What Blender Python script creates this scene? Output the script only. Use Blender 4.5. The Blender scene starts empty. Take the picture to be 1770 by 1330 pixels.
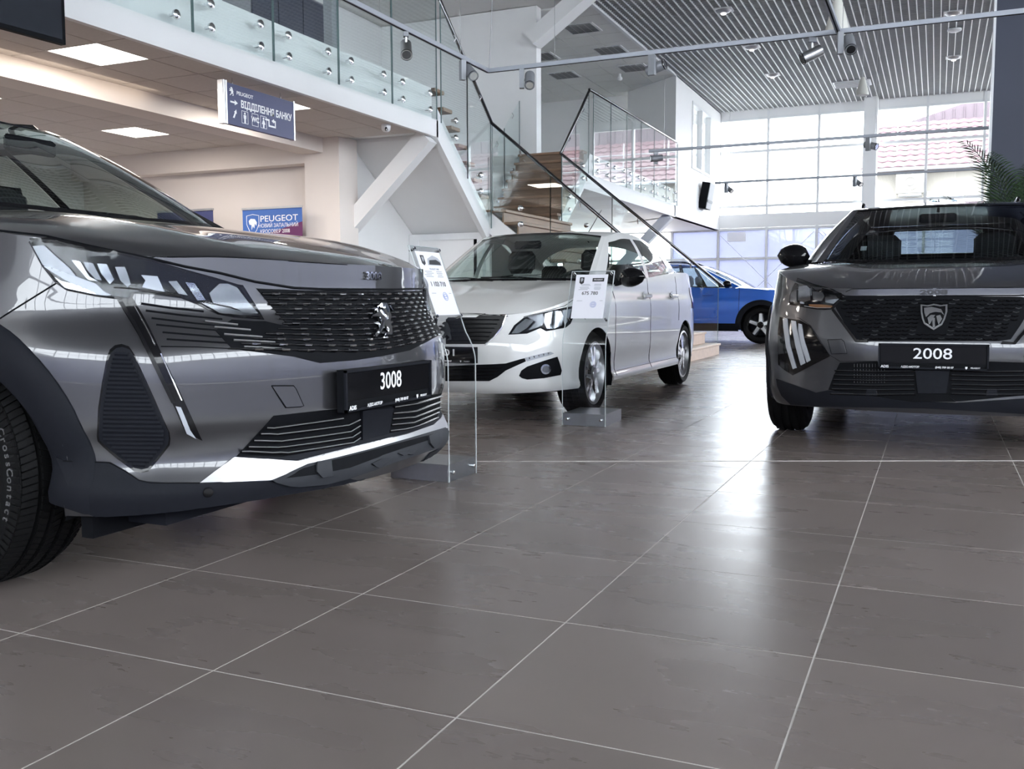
import bpy, bmesh, math, random
import numpy as np
from mathutils import Vector, Matrix
from mathutils.bvhtree import BVHTree
from mathutils.geometry import delaunay_2d_cdt
random.seed(7)
D = bpy.data
S = bpy.context.scene
COL = S.collection
PI = math.pi

# ------------------------------------------------------------------ camera
F_PX, YAW, PITCH, ROLL, CAM_H = 1649., -.41769, -.08766, -.00403, .781
_f = Vector((math.cos(PITCH)*math.sin(YAW), math.cos(PITCH)*math.cos(YAW), math.sin(PITCH)))
_r = Vector((math.cos(YAW), -math.sin(YAW), 0))
_u = _r.cross(_f)
CR = _r*math.cos(ROLL)+_u*math.sin(ROLL)
CU = -_r*math.sin(ROLL)+_u*math.cos(ROLL)
CF = _f
CP = Vector((0, 0, CAM_H))
cd = D.cameras.new('camera')
cam = D.objects.new('camera', cd)
COL.objects.link(cam)
cd.sensor_fit = 'HORIZONTAL'
cd.sensor_width = 36
cd.lens = 36*F_PX/1770
cd.clip_start = .05
cd.clip_end = 300
m3 = Matrix((CR, CU, -CF)).transposed()
cam.matrix_world = Matrix.Translation(CP) @ m3.to_4x4()
S.camera = cam

# ------------------------------------------------------------------ world, exposure
W = D.worlds.new('overcast_sky')
S.world = W
W.use_nodes = True
wn = W.node_tree.nodes
wl_ = W.node_tree.links
bg = wn['Background']
tc = wn.new('ShaderNodeTexCoord')
sx = wn.new('ShaderNodeSeparateXYZ')
rp = wn.new('ShaderNodeValToRGB')
wl_.new(tc.outputs['Generated'], sx.inputs[0])
wl_.new(sx.outputs['Z'], rp.inputs[0])
rp.color_ramp.elements[0].position = 0.0
rp.color_ramp.elements[0].color = (.90, .94, 1.0, 1)
rp.color_ramp.elements[1].position = .8
rp.color_ramp.elements[1].color = (.98, .985, 1.0, 1)
wl_.new(rp.outputs[0], bg.inputs[0])
bg.inputs[1].default_value = 8.0
S.view_settings.view_transform = 'Standard'
S.view_settings.look = 'None'
S.view_settings.gamma = 1
S.view_settings.use_curve_mapping = False
S.view_settings.exposure = 0.95
S.cycles.use_denoising = True
S.cycles.max_bounces = 10
S.cycles.diffuse_bounces = 5
S.cycles.glossy_bounces = 5
S.cycles.transparent_max_bounces = 24
S.cycles.transmission_bounces = 6
S.cycles.caustics_reflective = False
S.cycles.caustics_refractive = False
S.cycles.sample_clamp_indirect = 6

# ------------------------------------------------------------------ materials
MATS = {}
def pm(name, col, rough=.5, metal=0., coat=0., coat_r=.03, noise=0., nscale=8., bump=0., bscale=60., spec=.5, emit=None, estr=0., rnoise=0., stretch=None, rand=0., alpha=1., trans=0., world=False):
    if name in MATS: return MATS[name]
    m = D.materials.new(name)
    m.use_nodes = True
    nt = m.node_tree
    b = nt.nodes['Principled BSDF']
    b.inputs['Base Color'].default_value = (*col, 1)
    b.inputs['Roughness'].default_value = rough
    b.inputs['Metallic'].default_value = metal
    b.inputs['Coat Weight'].default_value = coat
    b.inputs['Coat Roughness'].default_value = coat_r
    b.inputs['Specular IOR Level'].default_value = spec
    b.inputs['Alpha'].default_value = alpha
    b.inputs['Transmission Weight'].default_value = trans
    if emit:
        b.inputs['Emission Color'].default_value = (*emit, 1)
        b.inputs['Emission Strength'].default_value = estr
    L = nt.links
    if noise or bump or rnoise:
        t = nt.nodes.new('ShaderNodeTexCoord')
        vec = t.outputs['Object']
        if world: vec = nt.nodes.new('ShaderNodeNewGeometry').outputs['Position']
        if stretch:
            mp = nt.nodes.new('ShaderNodeMapping')
            mp.inputs['Scale'].default_value = stretch
            L.new(vec, mp.inputs[0])
            vec = mp.outputs[0]
        if noise or rnoise:
            n = nt.nodes.new('ShaderNodeTexNoise')
            n.inputs['Scale'].default_value = nscale
            n.inputs['Detail'].default_value = 6
            L.new(vec, n.inputs['Vector'])
        if noise:
            r = nt.nodes.new('ShaderNodeValToRGB')
            r.color_ramp.elements[0].position = .15
            r.color_ramp.elements[1].position = .85
            r.color_ramp.elements[0].color = (*[max(0, c*(1-noise)) for c in col], 1)
            r.color_ramp.elements[1].color = (*[min(1, c*(1+noise)) for c in col], 1)
            L.new(n.outputs['Fac'], r.inputs[0])
            out = r.outputs[0]
            if rand:
                oi = nt.nodes.new('ShaderNodeObjectInfo')
                hs = nt.nodes.new('ShaderNodeHueSaturation')
                mr = nt.nodes.new('ShaderNodeMapRange')
                mr.inputs['To Min'].default_value = 1-rand
                mr.inputs['To Max'].default_value = 1+rand
                L.new(oi.outputs['Random'], mr.inputs[0])
                L.new(mr.outputs[0], hs.inputs['Value'])
                L.new(out, hs.inputs['Color'])
                out = hs.outputs[0]
            L.new(out, b.inputs['Base Color'])
        if rnoise:
            mr = nt.nodes.new('ShaderNodeMapRange')
            mr.inputs['From Min'].default_value = .15
            mr.inputs['From Max'].default_value = .85
            mr.inputs['To Min'].default_value = max(.01, rough-rnoise)
            mr.inputs['To Max'].default_value = rough+rnoise
            L.new(n.outputs['Fac'], mr.inputs[0])
            L.new(mr.outputs[0], b.inputs['Roughness'])
        if bump:
            n2 = nt.nodes.new('ShaderNodeTexNoise')
            n2.inputs['Scale'].default_value = bscale
            n2.inputs['Detail'].default_value = 4
            L.new(vec, n2.inputs['Vector'])
            bp = nt.nodes.new('ShaderNodeBump')
            bp.inputs['Strength'].default_value = bump
            bp.inputs['Distance'].default_value = .01
            L.new(n2.outputs['Fac'], bp.inputs['Height'])
            L.new(bp.outputs[0], b.inputs['Normal'])
    MATS[name] = m
    return m

def thin_glass(name, tint, refl=1.0, rough=0.0, ior=1.5, haze=None):
    """a thin pane: see-through with a tint, mirror-like by Fresnel; haze adds a frosted film"""
    m = D.materials.new(name)
    m.use_nodes = True
    nt = m.node_tree
    for n in list(nt.nodes): nt.nodes.remove(n)
    out = nt.nodes.new('ShaderNodeOutputMaterial')
    tr = nt.nodes.new('ShaderNodeBsdfTransparent')
    tr.inputs[0].default_value = (*tint, 1)
    gl = nt.nodes.new('ShaderNodeBsdfGlossy')
    gl.inputs['Roughness'].default_value = rough
    gl.inputs['Color'].default_value = (refl, refl, refl, 1)
    fr = nt.nodes.new('ShaderNodeFresnel')
    ge = nt.nodes.new('ShaderNodeNewGeometry')      # same mirror on both faces of the pane
    io = nt.nodes.new('ShaderNodeMapRange')
    io.inputs['To Min'].default_value = ior
    io.inputs['To Max'].default_value = 1/ior
    nt.links.new(ge.outputs['Backfacing'], io.inputs[0])
    nt.links.new(io.outputs[0], fr.inputs['IOR'])
    mx = nt.nodes.new('ShaderNodeMixShader')
    L = nt.links
    L.new(fr.outputs[0], mx.inputs[0])
    src = tr.outputs[0]
    if haze:
        tl = nt.nodes.new('ShaderNodeBsdfTranslucent')
        tl.inputs[0].default_value = (*haze[:3], 1)
        nz = nt.nodes.new('ShaderNodeTexNoise')
        nz.inputs['Scale'].default_value = 2.
        mr = nt.nodes.new('ShaderNodeMapRange')
        mr.inputs['To Min'].default_value = haze[3]-.06
        mr.inputs['To Max'].default_value = haze[3]+.06
        L.new(nz.outputs['Fac'], mr.inputs[0])
        m2 = nt.nodes.new('ShaderNodeMixShader')
        L.new(mr.outputs[0], m2.inputs[0])
        L.new(tr.outputs[0], m2.inputs[1])
        L.new(tl.outputs[0], m2.inputs[2])
        src = m2.outputs[0]
    L.new(src, mx.inputs[1])
    L.new(gl.outputs[0], mx.inputs[2])
    L.new(mx.outputs[0], out.inputs[0])
    MATS[name] = m
    return m

M = {}
M['white'] = pm('white_wall_paint', (.80, .80, .80), .55, noise=.02, nscale=3)
M['warm_white'] = pm('cream_wall_paint', (.74, .68, .64), .6, noise=.02, nscale=3)
M['ceil_tile'] = pm('mineral_ceiling_tile', (.62, .575, .545), .8, noise=.05, nscale=30, bump=.15, bscale=150)
M['white_tile'] = pm('white_ceiling_tile', (.74, .74, .72), .8, noise=.03, nscale=30)
M['tbar'] = pm('white_ceiling_rail', (.78, .76, .74), .5, noise=.02)
M['black_bar'] = pm('black_grille_plastic', (.008, .008, .009), .25, spec=.2, noise=.05)
M['grid_gray'] = pm('grey_ceiling_blade', (.48, .49, .50), .5, noise=.05)
M['grid_white'] = pm('pale_ceiling_bar', (.80, .82, .82), .4, noise=.03)
M['void'] = pm('dark_plenum', (.22, .22, .23), .9, noise=.1)
M['floor_tile'] = pm('porcelain_floor_tile', (.215, .181, .167), .28, noise=.09, nscale=2.0, rnoise=.05, stretch=(1, 3.0, 1), rand=.08, world=True)
M['grout'] = pm('light_grout', (.60, .57, .54), .8, noise=.1)
M['alu'] = pm('brushed_aluminium', (.62, .63, .65), .35, 1., noise=.06, nscale=30)
M['alu_dark'] = pm('grey_anodised_metal', (.26, .27, .29), .45, .25, noise=.05)
M['track'] = pm('grey_track_metal', (.34, .36, .40), .45, .25, noise=.05)
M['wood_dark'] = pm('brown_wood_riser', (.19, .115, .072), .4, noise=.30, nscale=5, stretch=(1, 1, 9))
M['lip'] = pm('dark_grey_lip_plastic', (.030, .032, .037), .5, spec=.15, noise=.06, nscale=60)
M['frame'] = pm('white_window_frame', (.74, .75, .76), .45, noise=.03)
M['steel'] = pm('polished_steel', (.75, .76, .77), .12, 1., noise=.03)
M['rail'] = pm('dark_steel_rail', (.18, .18, .185), .22, 1., noise=.05)
M['chrome'] = pm('bright_chrome', (.82, .83, .84), .07, 1., rnoise=.02)
M['satin'] = pm('satin_silver', (.50, .50, .51), .42, 1., noise=.03)
M['black_gloss'] = pm('gloss_black_plastic', (.006, .006, .007), .08, spec=.3, rnoise=.02)
M['plate_black'] = pm('black_plate_face', (.006, .006, .007), .15, spec=.15, noise=.02)
M['black_matte'] = pm('matte_black_plastic', (.007, .0075, .009), .6, spec=.05, noise=.1, nscale=60, bump=.06, bscale=500)
M['black_soft'] = pm('dark_grey_plastic', (.012, .013, .017), .55, spec=.08, noise=.1, nscale=60)
M['rubber'] = pm('tyre_rubber', (.0075, .0075, .0078), .62, spec=.1, noise=.2, nscale=30, bump=.08, bscale=200)
M['paint_grey'] = pm('graphite_metallic_paint', (.060, .060, .065), .32, .6, coat=1., coat_r=.015, noise=.04, nscale=900)
M['paint_grey2'] = pm('grey_solid_paint', (.058, .059, .066), .32, .5, coat=1., coat_r=.015, noise=.04, nscale=900)
M['paint_white'] = pm('white_pearl_paint', (.76, .76, .75), .35, coat=1., coat_r=.015, noise=.01, nscale=500)
M['paint_blue'] = pm('vivid_blue_paint', (.012, .13, .62), .30, .25, coat=1., coat_r=.015, noise=.03, nscale=500)
M['seat'] = pm('dark_seat_fabric', (.022, .022, .024), .8, noise=.2, nscale=80)
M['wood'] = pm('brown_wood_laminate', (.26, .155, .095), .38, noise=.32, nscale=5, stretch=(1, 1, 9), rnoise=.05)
M['stone'] = pm('beige_stone_step', (.60, .46, .37), .45, noise=.15, nscale=14)
M['navy'] = pm('navy_wall_cladding', (.030, .036, .062), .5, noise=.05, nscale=2)
M['sign_blue'] = pm('navy_sign_face', (.038, .045, .125), .4, noise=.04)
M['white_print'] = pm('white_print', (.85, .85, .86), .5, noise=.01)
M['black_print'] = pm('black_print', (.03, .03, .035), .5, noise=.01)
M['grey_print'] = pm('grey_print', (.42, .43, .47), .6, noise=.02)
M['glass_edge'] = pm('dark_green_glass_edge', (.10, .16, .16), .3, noise=.03)
M['dim_print'] = pm('dim_rubber_letters', (.10, .10, .10), .6, noise=.02)
M['blue_print'] = pm('blue_stamp_ink', (.25, .31, .58), .6, noise=.05)
M['paper'] = pm('white_paper', (.80, .80, .86), .6, noise=.01)
M['screen'] = pm('dark_screen', (.02, .023, .03), .18, noise=.05)
M['lamp'] = pm('led_panel_glow', (.9, .9, .9), .5, emit=(1., .93, .84), estr=6., noise=.001)
M['lens_on'] = pm('lamp_lens', (.7, .7, .7), .2, emit=(1., .95, .9), estr=1.0, noise=.001)
M['roof_tile'] = pm('pink_roof_tile', (.098, .054, .066), .6, noise=.1)
M['roof_seam'] = pm('mauve_metal_roof', (.072, .050, .064), .5, noise=.08)
M['facade'] = pm('cream_facade', (.22, .205, .18), .7, noise=.03)
M['pavement'] = pm('light_pavement', (.30, .30, .30), .8, noise=.08)
M['leaf'] = pm('palm_leaf', (.028, .060, .024), .45, noise=.3, nscale=20)
M['soil'] = pm('dark_pot', (.05, .05, .05), .5, noise=.1)
M['amber'] = pm('amber_lens', (.22, .10, .04), .15, noise=.02)
M['red'] = pm('red_lamp_plastic', (.35, .012, .02), .12, coat=1., noise=.02)
M['white_lens'] = pm('white_light_guide', (.42, .44, .48), .2, noise=.02)
M['lamp_chrome'] = pm('dim_lamp_reflector', (.26, .27, .285), .12, 1., noise=.2, nscale=60)
M['grey_lens'] = pm('grey_reflector', (.13, .135, .145), .25, .7, noise=.15, nscale=40)
G = {}
G['window'] = thin_glass('window_glass', (.96, .98, .985), .9)
G['film'] = thin_glass('frosted_film_glass', (.30, .315, .385), .7, haze=(.30, .31, .38, .6))
G['balustrade'] = thin_glass('balustrade_glass', (.95, .978, .975), 1., ior=1.5)
G['acrylic'] = thin_glass('clear_acrylic', (.95, .96, .965), .8, ior=1.35)
G['wind'] = thin_glass('windshield_glass', (.72, .80, .77), 1., ior=1.55)
G['side'] = thin_glass('side_window_glass', (.50, .56, .55), 1., ior=1.55)
G['dark'] = thin_glass('tinted_screen_glass', (.45, .52, .54), 1., ior=1.42)
G['privacy'] = thin_glass('privacy_glass', (.06, .065, .07), 1., ior=1.42)
G['lens'] = thin_glass('headlight_lens', (.93, .95, .97), .4, ior=1.25)

# ------------------------------------------------------------------ mesh helpers
class MB:
    def __init__(s): s.v = []; s.f = []
    def add(s, vs, fs):
        o = len(s.v)
        s.v += [tuple(p) for p in vs]
        s.f += [tuple(i+o for i in f) for f in fs]
        return s
    def box(s, a, b):
        x0, y0, z0 = a; x1, y1, z1 = b
        return s.add([(x0, y0, z0), (x1, y0, z0), (x1, y1, z0), (x0, y1, z0), (x0, y0, z1), (x1, y0, z1), (x1, y1, z1), (x0, y1, z1)],
                     [(0, 3, 2, 1), (4, 5, 6, 7), (0, 1, 5, 4), (1, 2, 6, 5), (2, 3, 7, 6), (3, 0, 4, 7)])
    def cbox(s, a, b, c):
        """box with chamfered vertical and top edges (rounded-looking, few faces)"""
        x0, y0, z0 = a; x1, y1, z1 = b
        def ring(i, z): return [(x0+i+c, y0+i, z), (x1-i-c, y0+i, z), (x1-i, y0+i+c, z), (x1-i, y1-i-c, z), (x1-i-c, y1-i, z), (x0+i+c, y1-i, z), (x0+i, y1-i-c, z), (x0+i, y0+i+c, z)]
        R = ring(c, z0)+ring(0, z0+c)+ring(0, z1-c)+ring(c, z1)
        fs = [tuple(range(7, -1, -1)), tuple(range(24, 32))]
        for k in range(3):
            for i in range(8):
                j = (i+1) % 8
                fs.append((k*8+i, k*8+j, k*8+8+j, k*8+8+i))
        return s.add(R, fs)
    def obox(s, c, ax, h):
        c = Vector(c); X, Y, Z = [Vector(a).normalized()*k for a, k in zip(ax, h)]
        vs = [c-X-Y-Z, c+X-Y-Z, c+X+Y-Z, c-X+Y-Z, c-X-Y+Z, c+X-Y+Z, c+X+Y+Z, c-X+Y+Z]
        return s.add(vs, [(0, 3, 2, 1), (4, 5, 6, 7), (0, 1, 5, 4), (1, 2, 6, 5), (2, 3, 7, 6), (3, 0, 4, 7)])
    def bar(s, a, b, w, h, up=(0, 0, 1)):
        a = Vector(a); b = Vector(b); d = (b-a)
        x = d.normalized(); y = Vector(up).cross(x).normalized(); z = x.cross(y)
        return s.obox((a+b)/2, (x, y, z), (d.length/2, w/2, h/2))
    def tube(s, pts, r, n=8, cap=True):
        pts = [Vector(p) for p in pts]
        rs = r if isinstance(r, (list, tuple)) else [r]*len(pts)
        o = len(s.v); prev = None
        for i, p in enumerate(pts):
            t = (pts[min(i+1, len(pts)-1)]-pts[max(i-1, 0)]).normalized()
            if prev is None:
                u = Vector((0, 0, 1)) if abs(t.z) < .9 else Vector((1, 0, 0))
                a = t.cross(u).normalized()
            else:
                a = (prev-t*prev.dot(t)).normalized()
            prev = a
            b = t.cross(a)
            for k in range(n):
                an = 2*PI*k/n
                s.v.append(tuple(p+a*math.cos(an)*rs[i]+b*math.sin(an)*rs[i]))
        for i in range(len(pts)-1):
            for k in range(n):
                j = (k+1) % n
                s.f.append((o+i*n+k, o+i*n+j, o+i*n+n+j, o+i*n+n+k))
        if cap:
            s.f.append(tuple(o+k for k in range(n-1, -1, -1)))
            s.f.append(tuple(o+(len(pts)-1)*n+k for k in range(n)))
        return s
    def lathe(s, prof, n=24, c=(0, 0, 0), axis='z'):
        """prof: list of (radius, height)"""
        o = len(s.v)
        for r, h in prof:
            for k in range(n):
                a = 2*PI*k/n
                p = (r*math.cos(a), r*math.sin(a), h)
                if axis == 'y': p = (r*math.cos(a), h, r*math.sin(a))
                if axis == 'x': p = (h, r*math.cos(a), r*math.sin(a))
                s.v.append((c[0]+p[0], c[1]+p[1], c[2]+p[2]))
        for i in range(len(prof)-1):
            for k in range(n):
                j = (k+1) % n
                q = (o+i*n+k, o+i*n+j, o+i*n+n+j, o+i*n+n+k)
                s.f.append(q if axis != 'y' else q[::-1])
        return s
    def disc_caps(s, n, o0, o1):
        s.f.append(tuple(o0+k for k in range(n-1, -1, -1))); s.f.append(tuple(o1+k for k in range(n)))
        return s
    def prism(s, poly, to3, d):
        """extrude a polygon (list of 2d) mapped by to3(x,y)->Vector along vector d"""
        n = len(poly); d = Vector(d)
        P = [Vector(to3(*p)) for p in poly]
        vs = P+[p+d for p in P]
        fs = [tuple(range(n-1, -1, -1)), tuple(range(n, 2*n))]+[(i, (i+1) % n, n+(i+1) % n, n+i) for i in range(n)]
        return s.add(vs, fs)
    def grid(s, P, flip=False, closed=False):
        """P[i][j] -> points"""
        o = len(s.v); a = len(P); b = len(P[0])
        for r in P:
            for p in r: s.v.append(tuple(p))
        for i in range(a-1):
            for j in range(b-1):
                q = (o+i*b+j, o+i*b+j+1, o+i*b+b+j+1, o+i*b+b+j)
                s.f.append(q[::-1] if flip else q)
        return s

def root_off(p):
    o = Vector((0, 0, 0))
    while p is not None:
        o += p.location
        p = p.parent
    return o

def obj(name, mb, mat, parent=None, smooth=False, world=True, sharp=None, **props):
    me = D.meshes.new(name)
    v = mb.v
    if world and parent is not None:
        o = root_off(parent)
        v = [(p[0]-o.x, p[1]-o.y, p[2]-o.z) for p in v]
    me.from_pydata(v, [], mb.f)
    me.validate(clean_customdata=False)
    me.update()
    if mat: me.materials.append(mat)
    if smooth:
        me.polygons.foreach_set('use_smooth', [True]*len(me.polygons))
        if sharp: me.set_sharp_from_angle(angle=sharp)
    o = D.objects.new(name, me)
    COL.objects.link(o)
    if parent is not None: o.parent = parent
    for k, q in props.items(): o[k] = q
    return o

def thing(name, label, cat, loc=(0, 0, 0), group=None, kind=None):
    o = D.objects.new(name, None)
    o.empty_display_size = .1
    COL.objects.link(o)
    o.location = loc
    o['label'] = label
    o['category'] = cat
    if group: o['group'] = group
    if kind: o['kind'] = kind
    return o

def struct(name, mb, mat, parent=None, smooth=False, **kw):
    o = obj(name, mb, mat, parent, smooth)
    if parent is None: o['kind'] = 'structure'
    for k, q in kw.items(): o[k] = q
    return o

def share(src, name, parent, loc):
    """another piece with the same mesh"""
    o = D.objects.new(name, src.data)
    COL.objects.link(o)
    o.parent = parent
    o.location = loc
    return o

def dup(root, loc, rotz=0, label=None, rot=None):
    r = root.copy(); COL.objects.link(r); r.location = loc
    r.rotation_euler = rot if rot else (0, 0, rotz)
    if label: r['label'] = label
    for ch in list(root.children):
        c = ch.copy(); COL.objects.link(c); c.parent = r
        for g in list(ch.children):
            d = g.copy(); COL.objects.link(d); d.parent = c
    return r

def text(name, body, size, mat, origin, ux, uy, parent=None, depth=.002, bold=0., align='CENTER', sx=1., world=True):
    """flat lettering as real mesh: origin (middle of the line), ux reading direction, uy up"""
    cu = D.curves.new('t', 'FONT')
    cu.body = body
    cu.size = size
    cu.align_x = align
    cu.align_y = 'CENTER'
    cu.extrude = depth/2
    cu.offset = bold*size
    cu.resolution_u = 3
    to = D.objects.new('t', cu)
    COL.objects.link(to)
    dg = bpy.context.evaluated_depsgraph_get()
    me = D.meshes.new_from_object(to.evaluated_get(dg))
    D.objects.remove(to)
    D.curves.remove(cu)
    ux = Vector(ux).normalized(); uy = Vector(uy).normalized(); un = ux.cross(uy)
    o3 = Vector(origin)
    if world and parent is not None: o3 = o3-root_off(parent)
    for v in me.vertices:
        c = v.co.copy()
        v.co = o3+ux*c.x*sx+uy*c.y+un*(c.z+depth/2)
    me.update()
    me.materials.clear()
    me.materials.append(mat)
    o = D.objects.new(name, me)
    COL.objects.link(o)
    if parent is not None: o.parent = parent
    return o

def ray(px, py):
    return CR*((px-885)/F_PX)-CU*((py-665)/F_PX)+CF
def at(px, py, axis, val):
    d = ray(px, py)
    return CP+d*((val-CP[axis])/d[axis])
def proj(p):
    d = Vector(p)-CP
    z = d.dot(CF)
    return 885+F_PX*d.dot(CR)/z, 665-F_PX*d.dot(CU)/z, z

T = .58
XL, XR_, YB, YF, ZC = -10.6, 9.4, -10.4, 25.55, 5.65
XM = -5.31          # edge of the gallery

# ---------------------------------------------------------------- floor: grout bed and porcelain tiles
floor = struct('floor', MB().box((XL, YB, -.2), (XR_, YF, -.0006)), M['grout'])
tile_mb = MB().box((.0022, .0022, -.02), (T-.0022, T-.0022, 0))
cells = []
for i in range(-16, 21):
    for j in range(-22, 48):
        x = (i-3.37996)*T; y = (j+2.65273)*T
        if x < XL-.1 or x+T > XR_+.2 or y < YB or y+T > YF: continue
        px, py, z = proj((x+T/2, y+T/2, 0))
        vis = z > .5 and -260 < px < 2030 and py < 1520
        cells.append((not vis, (x+T/2)**2+(y+T/2)**2, x, y))
cells.sort()
first = None
rest = MB()
for n, (nv, dd, x, y) in enumerate(cells):
    if n < 298 and not nv:
        if first is None:
            first = obj('floor_tile', tile_mb, M['floor_tile'], floor)
            first.location = (x, y, 0)
        else:
            share(first, 'floor_tile', floor, (x, y, 0))
    else:
        rest.box((x+.0022, y+.0022, -.02), (x+T-.0022, y+T-.0022, 0))
obj('distant_floor_tiles', rest, M['floor_tile'], floor, kind='stuff')
jl = MB()
jp = [(-3.4, 3.55), (-2.09, 4.11), (-.2, 4.91), (.41, 5.17), (1.6, 5.62), (4, 6.5)]
for a, b in zip(jp[:-1], jp[1:]): jl.bar((*a, .0003), (*b, .0003), .007, .003)
struct('trim_1', jl, M['grout'])

# ---------------------------------------------------------------- walls
def wall(name, *boxes, mat='white'):
    m = MB()
    for a, b in boxes: m.box(a, b)
    return struct(name, m, M[mat])
wall('wall_left', ((XL-.2, YB, 0), (XL, YF, 6.3)))
wall('wall_under_gallery', ((XL, 9.62, 0), (-6.5, 9.8, 2.68)), mat='warm_white')
wall('wall_stair', ((XL, 15.05, 0), (-6.21, 15.25, 5.65)))
wall('wall_gallery', ((-9.3, YB, 3.2), (-9.2, 15.05, 5.65)))
wall('wall_bulkhead', ((XL, 9.42, 2.40), (-6.5, 9.62, 2.68)), mat='warm_white')
wall('wall_pilaster', ((-6.82, 9.40, 0), (-6.34, 9.78, 2.68)), mat='warm_white')
wall('wall_stair_side', ((-6.64, 9.8, 0), (-6.47, 11.298, 2.68)))
wall('wall_corridor', ((-10.4, 22.3, 3.2), (-6.7, 22.5, 5.65)))
dm = MB()
dm.add([(-5.31, 20.79, 2.62), (-6.75, 21.95, 2.62), (-6.75, 22.1, 2.62), (-5.31, 20.95, 2.62), (-5.31, 20.79, 5.65), (-6.75, 21.95, 5.65), (-6.75, 22.1, 5.65), (-5.31, 20.95, 5.65)],
       [(0, 1, 2, 3), (7, 6, 5, 4), (0, 4, 5, 1), (1, 5, 6, 2), (2, 6, 7, 3), (3, 7, 4, 0)])
struct('wall_office_front', dm, M['white'])
# side wall of the office with its window opening
wall('wall_office_side', ((-5.46, 20.95, 2.62), (XM, YF, 3.84)), ((-5.46, 20.95, 5.37), (XM, YF, 5.65)),
     ((-5.46, 20.95, 3.84), (XM, 22.3, 5.37)), ((-5.46, 24.28, 3.84), (XM, YF, 5.37)))
ow = MB()
for a, b in [((22.3, 3.84), (24.28, 3.90)), ((22.3, 5.31), (24.28, 5.37)), ((22.3, 3.9), (22.37, 5.31)), ((24.21, 3.9), (24.28, 5.31)), ((23.25, 3.9), (23.33, 5.31))]:
    ow.box((-5.42, a[0], a[1]), (-5.29, b[0], b[1]))
w2 = struct('window_2', ow, M['frame'])
for y0, y1 in ((22.37, 23.25), (23.33, 24.21)):
    obj('pane', MB().box((-5.38, y0, 3.9), (-5.37, y1, 5.31)), G['window'], w2)
# floor slabs
wall('wall_gallery_slab', ((XL, YB, 2.70), (XM-.05, 9.84, 3.21)))
wall('trim_2', ((XM-.05, YB, 2.66), (XM, 9.9, 2.85)))
wall('wall_far_slab', ((XL, 15.25, 2.62), (XM-.04, YF, 3.21)))
wall('trim_3', ((XM-.04, 15.2, 2.60), (XM, 20.85, 2.85)))
# navy partition to the right of the far window
nv = MB().box((.50, 12.0, 0), (4.2, 12.16, 5.64))
struct('wall_navy', nv, M['navy'])
struct('trim_4', MB().box((.475, 11.99, 0), (.50, 12.17, 5.64)), M['frame'])

# ---------------------------------------------------------------- ceilings
ceiling = struct('ceiling', MB().box((XM, YB, 6.05), (XR_, YF, 6.2)), M['void'])
barm = None
n = 0
x = XM+.1
bar_mb = MB().box((-.008, YB, 0), (.008, YF, .07))
while x < XR_:
    if barm is None:
        barm = obj('ceiling_bar', bar_mb, M['grid_white'], ceiling); barm.location = (x, 0, ZC)
    else: share(barm, 'ceiling_bar', ceiling, (x, 0, ZC))
    x += .125
bl = MB()
y = YB+.05
while y < YF:
    bl.box((XM, y, ZC+.012), (XR_, y+.012, ZC+.068))
    y += .1
obj('ceiling_blades', bl, M['grid_gray'], ceiling, kind='stuff')
struct('trim_5', MB().box((XM-.06, YB, ZC-.03), (XM, YF, 6.05)), M['frame'])
upper = struct('ceiling_upper', MB().box((XL, YB, 5.66), (XM-.06, YF, 5.75)), M['tbar'])
# white tiled ceiling of the far corridor
ft = None
for i in range(9):
    for j in range(13):
        x = XM-.06-.6*(i+1); y = 15.3+.6*j
        if x < XL: continue
        lo = (x+.006, y+.006, 5.635)
        if ft is None:
            ft = obj('ceiling_panel', MB().box((0, 0, 0), (.588, .588, .03)), M['white_tile'], upper); ft.location = lo
        else: share(ft, 'ceiling_panel', upper, lo)
# ceiling below the gallery
low = struct('ceiling_low', MB().box((XL, YB, 2.690), (XM-.05, 9.62, 2.70)), M['tbar'])
lt = None
lamps = []
for i in range(9):
    for j in range(26):
        x = XM-.35-.53*(i+1)-(.19 if i > 1 else 0); y = 9.55-.53*(j+1)
        if y < YB or x < XL: continue
        if (i, j) in ((0, 7), (4, 2), (0, 3), (4, 6), (0, 12)):
            lamps.append((x, y)); continue
        lo = (x+.005, y+.005, 2.668)
        if lt is None:
            lt = obj('ceiling_panel', MB().box((0, 0, 0), (.520, .520, .02)), M['ceil_tile'], low); lt.location = lo
        else: share(lt, 'ceiling_panel', low, lo)
ep = None
for j in range(26):
    lo = (XM-.345, 9.55-.53*(j+1)+.005, 2.668)
    if ep is None:
        ep = obj('ceiling_panel', MB().box((0, 0, 0), (.285, .520, .02)), M['ceil_tile'], low); ep.location = lo
    else: share(ep, 'ceiling_panel', low, lo)
LED = None
LEDL = ['square led ceiling panel nearest the dark screen', 'square led ceiling panel hidden partly behind the blue hanging sign', 'square led ceiling panel deep under the gallery above the graphite car hood',
        'square led ceiling panel left of the frame deep under the gallery', 'square led ceiling panel left of the frame near the gallery edge']
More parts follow.
